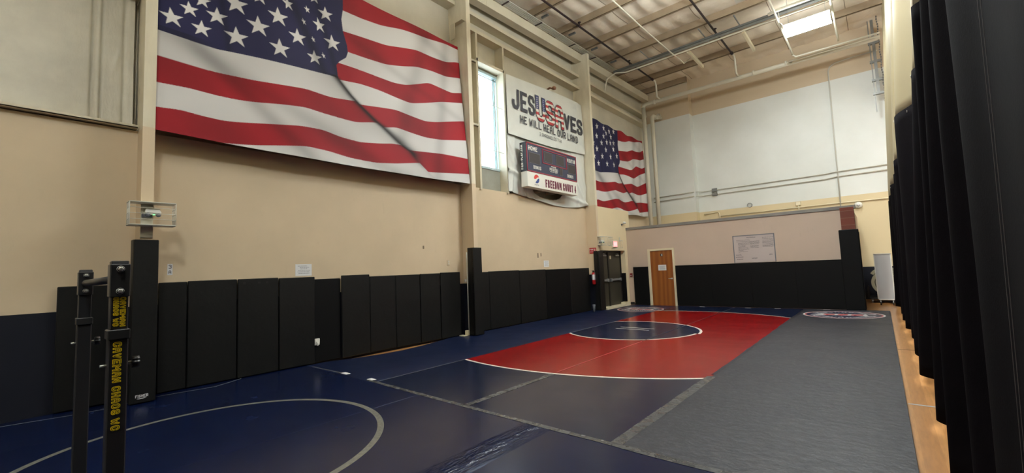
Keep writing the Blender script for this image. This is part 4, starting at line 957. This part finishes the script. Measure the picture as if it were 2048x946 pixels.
def emlight(y0, z0, w_, x, label):
    e = empty('emergency_light', (x, y0 + w_ / 2, z0)); tag(e, label, 'emergency light')
    build('housing', MB().add([(x, y0 + .02, z0), (x + .09, y0 + .02, z0), (x + .09, y0 + w_ - .02, z0), (x, y0 + w_ - .02, z0), (x, y0, z0 + .025), (x + .10, y0, z0 + .025), (x + .10, y0 + w_, z0 + .025), (x, y0 + w_, z0 + .025), (x, y0 + .02, z0 + .085), (x + .07, y0 + .02, z0 + .085), (x + .07, y0 + w_ - .02, z0 + .085), (x, y0 + w_ - .02, z0 + .085)],
          [(0, 1, 5, 4), (1, 2, 6, 5), (2, 3, 7, 6), (3, 0, 4, 7), (4, 5, 9, 8), (5, 6, 10, 9), (6, 7, 11, 10), (7, 4, 8, 11), (8, 9, 10, 11), (3, 2, 1, 0)]), M['white'], e)
    for yy in (y0 + .03, y0 + w_ - .03): build('lamp_head', MB().lathe([(0, -.01), (.022, -.01), (.026, .03), (.0, .032)], (x + .07, yy, z0 - .005), 'X', 16), M['ink'], e)
    build('battery_case', MB().rbox(x, x + .05, y0 - .02, y0 + w_ * .5, z0 - .035, z0 + .01, .004), M['ink'], e)
    build('indicator', MB().box(x + .088, x + .094, y0 + w_ * .48, y0 + w_ * .60, z0 - .006, z0 + .004), M['green'], e)
emlight(1.09, 2.455, .17, -7.27, 'small white emergency light with green indicator inside the left cage')
cage(13.02, 13.84, 2.255, 2.545, -7.31, -7.14, 'wire cage over the emergency light above the exit doors', 13.2, 5)
emlight(13.14, 2.36, .22, -7.315, 'small white emergency light inside the cage above the exit doors')
o = tag(build('exit_sign', MB().rbox(VX, VX + .05, 14.10, 14.44, 2.20, 2.43, .006), M['white']), 'glowing red EXIT sign above the double doors', 'exit sign')
build('sign_face', MB().box(VX + .05, VX + .053, 14.125, 14.415, 2.22, 2.41), M['exit'], o)
t_ = MB(); text_on(t_, 'EXIT', (VX + .055, 14.15, 2.26), Yd, Zd, .05, .11, .015, .016, fit=.24); build('lettering', t_, emit('exit_letters', (1, .5, .5, 1), 1.2), o)
c = empty('wire_cage', (VX, 14.4, 2.13)); tag(c, 'open wire guard around the glowing exit sign', 'wire guard')
build('rail', MB().tube([(VX, 14.04, 2.46), (VX + .12, 14.04, 2.46), (VX + .12, 14.74, 2.44), (VX, 14.74, 2.44)], .006, 6), M['galv_lt'], c); build('rail', MB().tube([(VX, 14.05, 2.14), (VX + .12, 14.05, 2.14), (VX + .12, 14.72, 2.18), (VX, 14.72, 2.18)], .006, 6), M['galv_lt'], c)
build('wire_grid', MB().tube([(VX + .12, 14.70, 2.18), (VX + .12, 14.70, 2.44)], .003, 5).tube([(VX + .12, 14.55, 2.18), (VX + .12, 14.55, 2.44)], .003, 5).box(VX + .0, VX + .02, 14.68, 14.71, 2.42, 2.58), M['galv_lt'], c)
o = tag(build('security_camera', MB().lathe([(0, 0), (.035, 0), (.04, .02), (.04, .14), (.03, .16), (0, .16)], (VX + .10, 14.92, 3.13), 'Y', 18), M['white']), 'small white bullet camera above the exit doors', 'camera')
build('mount', MB().tube([(VX, 14.94, 3.06), (VX + .06, 14.94, 3.07), (VX + .10, 14.96, 3.10)], .014, 8).lathe([(0, 0), (.035, 0), (.035, .015), (0, .015)], (VX, 14.94, 3.06), 'X'), M['ink'], o)
# alarm box + whiteboard on partition
o = tag(build('alarm_box', MB().rbox(-7.25, -7.16, PY - .05, PY - .001, 1.08, 1.22, .006), plain('alarm_red', lin(120, 40, 38), .5)), 'small dark red alarm pull box on the partition wall', 'alarm box')
build('pull_bar', MB().box(-7.235, -7.175, PY - .056, PY - .05, 1.13, 1.145), M['paper'], o)
wb = tag(build('wall_whiteboard', MB().box(-3.60, -2.44, PY - .015, PY - .001, 1.46, 2.32), plain('board_surface', lin(186, 174, 168), .4)), 'thin whiteboard with faint handwriting mounted on the partition wall', 'whiteboard')
fr = MB()
for (a, b, c_, d_) in ((-3.61, -3.585, 1.45, 2.33), (-2.455, -2.43, 1.45, 2.33), (-3.61, -2.43, 2.31, 2.335)): fr.box(a, b, PY - .022, PY - .002, c_, d_)
build('frame', fr, M['ink'], wb)
hw_ = MB(); rnd = random.Random(3)
def scribble(x0, x1, z, h):
    x = x0
    while x < x1:
        w_ = rnd.uniform(.015, .05); 
        zz = z + rnd.uniform(-.004, .004)
        hw_.box(x, x + w_ * .8, PY - .0175, PY - .0155, zz, zz + h * .3); hw_.box(x, x + .005, PY - .0175, PY - .0155, zz - h * .2, zz + h * .7)
        x += w_
scribble(-3.20, -2.95, 2.245, .03)
for i, z in enumerate((2.17, 2.13, 2.08, 2.04, 2.00, 1.96, 1.92, 1.88, 1.84, 1.80)): scribble(-3.50 + (.05 if i > 1 else 0), -3.13 - rnd.uniform(0, .22) if i > 3 else -3.12, z, .02)
for z in (2.12, 2.09, 2.06, 2.03, 1.98, 1.95, 1.92): scribble(-3.10, -2.87, z, .02)
for z in (2.22, 2.17, 2.13, 2.09, 2.05, 2.01, 1.97, 1.93): scribble(-2.76, -2.48, z, .02)
for (a, b, z) in ((-3.54, -3.38, 1.70), (-3.55, -3.33, 1.63), (-3.52, -3.36, 1.56), (-3.09, -2.94, 1.58), (-2.6, -2.54, 1.68)): scribble(a, b, z, .035)
build('handwriting', hw_, M['inkd'], wb)
nt_ = MB()
for i in range(5): nt_.box(-6.10, -5.90 + .02 * (i % 2), PY - .028, PY - .0262, 1.33 + .028 * i, 1.338 + .028 * i)
build('print_lines', nt_, M['ink'], pn)

# ================================================================ BACK WALL OBJECTS
def pipe(name, pts, r, mat, label, cat='pipe', n=10, group=None):
    return tag(build(name, MB().tube(pts, r, n), M[mat]), label, cat, group)
yb = YB - .04
pipe('conduit_pipe', [(-7.6, YB0 - .05, 4.52), (-5.9, YB0 - .05, 4.55), (-5.6, yb, 4.56), (-1.3, yb, 4.57), (-.95, yb, 4.60), (.6, yb, 4.60)], .022, 'galv_pt', 'upper of two horizontal conduits across the white back wall', 'conduit')
pipe('conduit_pipe', [(-7.6, YB0 - .05, 4.33), (-5.9, YB0 - .05, 4.37), (-5.6, yb, 4.38), (-1.3, yb, 4.38), (-.95, yb, 4.42), (.6, yb, 4.42)], .022, 'galv_pt', 'lower of two horizontal conduits across the white back wall', 'conduit')
for zz, l_ in ((4.56, 'upper'), (4.38, 'lower')): tag(build('junction_box', MB().rbox(-5.21, -5.01, YB - .10, YB - .005, zz - .07, zz + .07, .01), M['galv']), f'grey junction box on the {l_} conduit of the back wall', 'junction box')
pipe('conduit_pipe', [(.5, yb, 8.62), (-.2, yb, 8.62), (-.70, yb, 8.58), (-.84, yb, 8.50), (-.90, yb, 8.35), (-.92, yb, 6.0), (-.93, yb, 3.2)], .022, 'galv_pt', 'vertical conduit bending to the right near the top of the back wall', 'conduit')
pipe('conduit_pipe', [(-5.6, yb, 3.56), (-5.2, yb, 3.60), (-5.05, yb, 3.62), (-5.0, yb, 3.55), (-4.98, yb, 3.0)], .022, 'cream', 'cream conduit with a bend at the left of the beige band', 'conduit')
pipe('conduit_pipe', [(-4.95, yb, 3.42), (-1.0, yb, 3.45), (.6, yb, 3.44)], .02, 'cream', 'cream conduit running along the beige band of the back wall', 'conduit')
tag(build('junction_box', MB().rbox(-2.28, -2.12, YB - .07, YB - .005, 3.52, 3.66, .01).tube([(-2.2, yb, 3.52), (-2.18, yb, 3.2)], .02, 8), M['cream']), 'small cream junction box above the partition wall', 'junction box')
m = MB(); m.tube([(-3.83 + .085 * math.cos(a), YB - .03 - .004 * a, 3.74 + .085 * math.sin(a)) for a in np.linspace(0, 6 * math.pi, 60)], .007, 6)
tag(build('cable_coil', m, M['ink']), 'small coil of grey cable hanging on the white back wall', 'cable')
o = tag(build('alarm_bell', MB().lathe([(0, -.16), (.06, -.15), (.11, -.10), (.12, -.04), (.09, -.01), (0, -.01)], (-.44, YB, 3.30), 'Y', 24), M['white']), 'round white alarm dome on the beige band near the curtain', 'alarm')
build('dome_lens', MB().lathe([(0, -.21), (.03, -.20), (.045, -.155), (0, -.15)], (-.44, YB, 3.30), 'Y', 16), M['paper'], o)
# big pipes
PYP = 18.0
o = tag(build('ceiling_pipe', MB().tube([(-7.42, PYP, 8.40), (-7.40, PYP, 8.52), (-7.30, PYP, 8.58), (-7.1, PYP, 8.58), (-4.0, PYP, 8.55), (.56, PYP, 8.52)], .075, 16), M['pipe']), 'large white pipe crossing the hall high in front of the back wall', 'pipe')
for x_ in (-6.95, -3.10, -2.05): build('coupling', MB().tube([(x_, PYP, 8.565), (x_ + .07, PYP, 8.565)], .095, 16), M['pipe'], o)
pipe('riser_pipe', [(-7.42, PYP, 8.44), (-7.42, PYP, 2.9)], .085, 'pipe', 'left of the two thick white vertical pipes in the far left corner', n=16)
pipe('riser_pipe', [(-7.20, 18.75, 8.12), (-7.18, 18.45, 8.12), (-7.18, 18.30, 8.05), (-7.18, 18.3, 2.9)], .085, 'pipe', 'right of the two thick white vertical pipes in the far left corner', n=16)
tag(build('pipe_flange', MB().lathe([(.13, 0), (.13, .04), (.06, .04)], (-7.02, 18.6, 8.1), 'Y', 18).tube([(-7.02, 18.64, 8.1), (-7.02, 18.95, 8.1)], .06, 12), M['pipe']), 'round pipe flange beside the top of the right riser pipe', 'pipe fitting')
# sprinkler mains
for (x_, lb) in ((-6.67, 'left'), (-3.60, 'right')):
    o = tag(build('sprinkler_pipe', MB().tube([(x_, -8, 8.80), (x_, 17.35, 9.29)], .032, 10), M['blackpipe']), f'{lb} dark sprinkler pipe running under the roof', 'pipe')
    build('coupling', MB().tube([(x_, 17.25, 9.288), (x_, 17.37, 9.292)], .055, 10), M['blackpipe'], o)
    for yy in (11.45, 15.0):
        build('sprinkler_head', MB().tube([(x_ + .05, yy, 9.1), (x_ + .05, yy, 9.26)], .014, 6).lathe([(0, 0), (.05, .0), (.05, .015), (0, .02)], (x_ + .05, yy, 9.25), n=10), M['blackpipe'], o)
    build('white_drop', MB().tube([(x_, 17.37, 9.292), (x_ + .02, 17.55, 9.27), (x_ + .03, 17.60, 9.15), (x_ + .03, 17.62, 8.62), (x_ + .03, 17.95, 8.60)], .04, 10), M['pipe'], o)
# small white conduits
pipe('conduit_pipe', [(-5.10, 2, 8.85), (-5.02, 12.5, 8.86), (-4.98, 14.9, 8.9), (-4.98, 15.4, 8.95), (-5.0, 16.2, 9.0), (-4.8, 16.4, 9.2)], .022, 'pipe', 'thin pale conduit running under the roof between the sprinkler pipes', 'conduit')
for (a, zz, lb) in ((-1.74, 8.62, 'left'), (-.47, 8.62, 'right')):
    pipe('branch_pipe', [(a, 8.0, zz), (a, 17.30, zz), (a, 17.42, zz - .03)], .03, 'pipe', f'white branch pipe on the {lb} of the hanging light', n=10)
pipe('branch_pipe', [(-1.74, 17.42, 8.58), (-1.66, 17.48, 8.50), (-1.4, 17.5, 8.50), (.56, 17.5, 8.48)], .03, 'pipe', 'upper thin white pipe running above the large pipe at right')
pipe('branch_pipe', [(-1.85, 17.95, 8.50), (-1.9, 17.74, 8.50), (.56, 17.74, 8.48)], .03, 'pipe', 'middle white pipe running between the thin pipe and the large pipe at right')
# cable tray + conduit bank
o = tag(build('cable_tray', MB().box(-7.3, .5, 15.02, 15.20, 9.02, 9.03).box(-7.3, .5, 15.02, 15.03, 9.02, 9.10).box(-7.3, .5, 15.19, 15.20, 9.02, 9.10), M['galv']), 'grey steel cable tray crossing under the roof', 'cable tray')
pipe('conduit_pipe', [(-7.35, 14.3, 8.1), (-7.33, 14.5, 8.6), (-7.2, 15.0, 8.98), (-6.9, 15.26, 8.99), (.5, 15.26, 8.99)], .028, 'pipe', 'white conduit running below the grey cable tray', 'conduit')
for (x_, lb) in ((-5.9, 'left'), (-3.9, 'middle'), (-2.84, 'right')):
    pipe('hanger_strut', [(x_, 14.35, 9.13), (x_ - .0, 15.6, 9.13)], .022, 'galv', f'short grey hanger strut over the cable tray, {lb} one', 'strut', 4)
tag(build('conduit_pipe', MB().tube([(-1.95, 14.45, 8.80), (-1.75, 14.42, 8.82), (.5, 14.42, 8.82)], .045, 10), M['pipe']), 'white tube close beside the hanging light', 'conduit')
for i in range(5):
    x_ = EX + .05 + .055 * i
    pipe('conduit_pipe', [(x_, -5, 8.76 - .15), (x_, 15.3, 8.76 + .46)], .018, 'galv_lt', 'thin steel conduit in the bundle running along the eave beam', 'conduit', 6, 'conduits along the eave beam')
for yy in (8.75, 10.3, 12.2, 13.6):
    tag(build('conduit_clamp', MB().box(EX + .02, EX + .29, yy, yy + .05, 8.732 + .03 * yy, 8.741 + .03 * yy), M['blackpipe']), 'dark clamp strap across the conduit bundle', 'clamp', 'clamp straps on the conduit bundle')
for yy in (10.2, 11.7, 13.15, 14.6):
    tag(build('purlin_hanger', MB().rbox(-7.2, -6.95, yy, yy + .06, RZ(yy) - .26, RZ(yy) - .20, .005), M['galv']), 'short dark grey bracket on a purlin next to the eave conduits', 'bracket', 'brackets beside the eave conduits')
# diagonal cream brackets near roof
for (x_, y_, lb) in ((-4.62, 15.35, 'left'), (-2.86, 15.35, 'right')):
    tag(build('roof_brace', MB().rbox(x_, x_ + .09, y_, y_ + 1.7, 8.95, 9.07, .01), M['cream']), f'cream box channel hanging under the roof, {lb} one', 'channel')
# wall-side track & brackets at curtain end of the back wall
o = tag(build('door_track', MB().box(.38, .46, 19.0, 19.12, 7.0, 9.6).box(.30, .33, 19.02, 19.08, 6.4, 9.6), M['galv']), 'tall grey steel track on the back wall beside the curtain', 'track')
for zz in (6.98, 7.45, 8.1, 8.75): build('track_bracket', MB().box(.27, .58, 18.98, 19.10, zz, zz + .07), M['galv'], o)
m = MB()
for i in range(38): m.rbox(.515 + .01 * math.sin(i), .55 + .01 * math.sin(i), 17.97, 18.0, 6.05 + i * .085, 6.115 + i * .085, .008)
tag(build('hanging_chain', m, plain('grey_chain', lin(92, 88, 84), .6)), 'dark chain hanging beside the cream curtain top', 'chain')

# ================================================================ LIGHTS (fluorescent fixtures)
def fixture(x, y, z, label, group=None, cover=.12):
    e = empty('ceiling_light', (x, y, z)); tag(e, label, 'ceiling light', group)
    w_, l_ = .565, .31
    build('housing', MB().box(x - w_, x + w_, y - l_ * cover, y + l_ * cover, z + .10, z + .15).box(x - w_, x - w_ + .012, y - l_, y + l_, z + .0, z + .11).box(x + w_ - .012, x + w_, y - l_, y + l_, z, z + .11), M['white'], e)
    build('diffuser', MB().box(x - w_ + .013, x + w_ - .013, y - l_, y + l_, z, z + .098), M['lamp'], e)
    build('suspension_wire', MB().tube([(x - .45, y, z + .15), (x - .45, y, RZ(y) - .05)], .004, 5).tube([(x + .45, y, z + .15), (x + .45, y, RZ(y) - .05)], .004, 5), M['galv'], e)
    build('power_cord', MB().tube([(x - .5, y - .1, z + .14), (x - .55, y - .3, z + .12), (x - .62, y - .42, z + .2), (x - .62, y - .45, z + .42), (x - .62, y - .52, z + .5)], .009, 6), M['white'], e)
fixture(-1.07, 14.98, 8.30, 'bright rectangular fluorescent light hanging below the roof at upper right', cover=.86)
for (x, y) in ((-1.07, 9.0), (-3.0, 8.0), (-1.07, -1.0), (-1.07, -8.0), (5, 15), (5, 11), (5, 7), (5, 3)):  # unseen fixtures, positions chosen to balance light on walls, roof and curtain
    fixture(x, y, 7.4, 'unseen rectangular fluorescent light hanging below the roof, placed to light the hall', 'unseen fluorescent lights placed to light the hall')

for (x, y, z) in ((-4.6, 5.0, 7.4), (-1.4, 10.8, 7.6), (-4.6, -2.0, 7.4)):  # unseen tray lights put in only to lift the roof brightness
    e = empty('added_uplight', (x, y, z)); tag(e, 'unseen suspended tray light added to brighten the roof', 'ceiling light', 'unseen uplights added for the roof')
    build('tray', MB().box(x - .7, x + .7, y - .16, y + .16, z, z + .02).box(x - .7, x + .7, y - .17, y - .16, z, z + .09).box(x - .7, x + .7, y + .16, y + .17, z, z + .09), M['white'], e)
    build('diffuser', MB().box(x - .68, x + .68, y - .14, y + .14, z + .03, z + .07), M['lamp'], e)
    build('suspension_wire', MB().tube([(x - .6, y, z + .02), (x - .6, y, RZ(y) - .05)], .004, 5).tube([(x + .6, y, z + .02), (x + .6, y, RZ(y) - .05)], .004, 5), M['galv'], e)
# ================================================================ CURTAIN
# fold crests: (y at hem, x at hem, y at 3.6 m, x at 3.6 m)
mins = [(17.3, .235, 17.3, .345), (16.2, .21, 16.2, .33), (14.06, .265, 14.1, .34), (12.8, .27, 12.5, .37), (11.5, .255, 11.2, .365), (10.2, .31, 10.0, .39), (8.56, .258, 9.0, .352), (7.1, .245, 6.85, .452),
        (6.2, .33, 5.95, .47), (5.27, .256, 5.05, .372), (4.6, .33, 4.6, .44), (3.95, .222, 4.15, .375), (3.45, .275, 3.7, .385), (2.87, .30, 3.08, .38), (1.5, .29, 1.5, .38), (.2, .42, .2, .52)]
mins += [(y, .44, y, .54) for y in (-1, -3, -5, -8, -11.9)]
cp = []
for (a, b) in zip(mins[:-1], mins[1:]):
    cp.append(a); d_ = a[0] - b[0]; amp = .16 if d_ > .7 else .085
    if a[0] < 3: amp = .035
    f_ = .42 if a[0] > 3 else .35
    cp.append((a[0] - d_ * f_, max(a[1], b[1]) + amp, a[2] - (a[2] - b[2]) * f_, max(a[3], b[3]) + amp * .8))
cp.append(mins[-1])
pr = []
for (a, b) in zip(cp[:-1], cp[1:]):
    for i in range(14):
        t_ = i / 14; e_ = (1 - math.cos(math.pi * t_)) / 2
        pr.append((a[0] + (b[0] - a[0]) * t_, a[1] + (b[1] - a[1]) * e_, a[2] + (b[2] - a[2]) * t_, a[3] + (b[3] - a[3]) * e_))
pr.append(cp[-1]); pr = np.array(pr)
def prof(z):
    k = min(z, 3.6) / 3.6
    y = pr[:, 0] + (pr[:, 2] - pr[:, 0]) * k; x = pr[:, 1] + (pr[:, 3] - pr[:, 1]) * k + .056 * max(0, z - 3.6)
    return x + .010 * np.sin(y * 2.3 + z * .9), y
split_z = lambda y: float(np.interp(y, [9.3, 9.6, 12.0, 17.3], [3.68, 3.5, 3.28, 3.14]))
def curtain(part, m, off=0.):
    mb = MB(); vs = []; n = len(pr); rows = []
    for j in range(m + 1):
        for i in range(n):
            zs = split_z(pr[i][2]); za, zb = ((.085 + .010 * math.sin(pr[i][0] * 3.7)), zs) if part == 0 else (zs - .02, 9.15)
            z = za + (zb - za) * j / m; k = min(z, 3.6) / 3.6; p = pr[i]
            y = p[0] + (p[2] - p[0]) * k; x = p[1] + (p[3] - p[1]) * k + .056 * max(0, z - 3.6) + .010 * math.sin((p[0] + (p[2] - p[0]) * k) * 2.3 + z * .9)
            vs.append((x + off, y, z))
    return mb.add(vs, [(j * n + i, j * n + i + 1, (j + 1) * n + i + 1, (j + 1) * n + i) for j in range(m) for i in range(n - 1)], 0, True)
cu = empty('divider_curtain', (.4, 5, 0)); tag(cu, 'tall pleated divider curtain at right, nearly black below and cream above', 'curtain')
lower = build('dark_panel', curtain(0, 24), M['velour'], cu); lower['label'] = 'nearly black lower curtain panel'
upper = build('cream_panel', curtain(1, 30, .012), M['canvas'], cu); upper['label'] = 'cream upper curtain panel'
for nm, o in (('a', lower), ('b', upper)):
    md = o.modifiers.new('thick', 'SOLIDIFY'); md.thickness = .004
sm = MB()
def cxat(y, z):
    X_, Y_ = prof(z); return float(np.interp(y, Y_[::-1], X_[::-1]))
for yy in (2.50, 2.455):
    sm.tube([(cxat(yy + z * .025, z) - .004, yy + z * .025, z) for z in np.linspace(.1, 3.55, 30)], .0018, 5)
build('stitched_seam', sm, plain('seam_thread', lin(58, 50, 48), .8), cu)
gm = MB()
for (yy) in (14.0, 11.3, 9.0, 8.5, 6.85):
    gm.lathe([(0, 0), (.018, 0), (.018, -.006), (0, -.006)], (cxat(yy, split_z(yy) - .06) - .005, yy, split_z(yy) - .06), 'X', 10)
build('grommets', gm, M['galv_lt'], cu)
tag(build('curtain_beam', MB().box(.70, .84, YN, 19.3, 9.15, 9.30), M['steel']), 'steel carrier beam above the divider curtain', 'beam')

# ================================================================ FAR RIGHT CORNER: mobile board, rolled mat, cart
mw = empty('mobile_whiteboard', (.12, 17.5, 0)); tag(mw, 'mobile whiteboard on castors standing beside the curtain', 'whiteboard')
build('board_panel', MB().box(-.14, .22, 17.49, 17.51, .17, 1.54), M['wboard'], mw)
fr = MB()
for (a, b, c_, d_) in ((-.165, -.14, .14, 1.565), (.22, .245, .14, 1.565), (-.165, .245, 1.54, 1.565), (-.165, .245, .14, .17)): fr.box(a, b, 17.48, 17.52, c_, d_)
build('frame', fr, M['white'], mw)
for x_ in (-.10, .19):
    build('foot_bar', MB().tube([(x_, 17.5, .15), (x_, 17.5, .09), (x_, 17.2, .07), (x_, 17.8, .07)], .014, 8), M['alu'], mw)
    for y_ in (17.22, 17.78): build('castor', MB().lathe([(0, -.015), (.035, -.015), (.035, .015), (0, .015)], (x_, y_, .036), 'X', 16), M['dk'], mw)
rm = empty('rolled_mat', (-.05, 18.3, .1)); tag(rm, 'large rolled grey-green mat standing behind the mobile whiteboard', 'rolled mat')
mb = MB(); n = 90; th = .085
def spiral(t_): a = t_ * 2 * math.pi * 2.4; r = .24 + .24 * t_; return (.10 + r * math.cos(a), .66 + r * math.sin(a))
for y0_, y1_ in ((17.95, 18.9),):
    P = [spiral(i / (n * 3)) for i in range(n * 3 + 1)]
    vs = [];
    for i, (a, b) in enumerate(P):
        d0 = math.hypot(a - .10, b - .66); ux, uz = (a - .10) / d0, (b - .66) / d0
        vs += [(a, y0_, b), (a, y1_, b), (a - ux * th, y1_, b - uz * th), (a - ux * th, y0_, b - uz * th)]
    fs = []
    for i in range(len(P) - 1):
        for q in range(4): fs.append((4 * i + q, 4 * (i + 1) + q, 4 * (i + 1) + (q + 1) % 4, 4 * i + (q + 1) % 4))
    mb.add(vs, fs, 0, False)
build('roll', mb, M['tube'], rm)
build('core_tube', MB().tube([(.10, 17.97, .66), (.10, 18.88, .66)], .19, 24), plain('core', lin(196, 190, 168), .6), rm)
ct = empty('mat_cart', (-.05, 18.4, 0)); tag(ct, 'low dark cart carrying the rolled mat', 'cart')
build('cart_deck', MB().box(-.36, .56, 17.9, 18.95, .13, .17), M['dk'], ct)
build('cart_post', MB().box(-.40, -.37, 17.9, 17.93, .13, .50).box(-.40, -.37, 18.9, 18.95, .13, .50), M['dk'], ct)
for x_ in (-.30, .46):
    for y_ in (17.95, 18.88): build('castor', MB().lathe([(0, -.02), (.055, -.02), (.055, .02), (0, .02)], (x_, y_, .065), 'X', 16).box(x_ - .025, x_ + .025, y_ - .02, y_ + .02, .06, .13), M['ink'], ct)
tag(build('floor_line', MB().box(.09, 6, 6.02, 6.05, .0005, .002), plain('court_line_light', lin(170, 176, 180), .4)), 'thin pale court line crossing the wood floor near the curtain', 'floor marking')
tag(build('floor_line', MB().box(.09, 6, 9.35, 9.38, .0005, .002), plain('court_line_dark', lin(92, 70, 52), .4)), 'thin dark court line crossing the wood floor further back', 'floor marking')
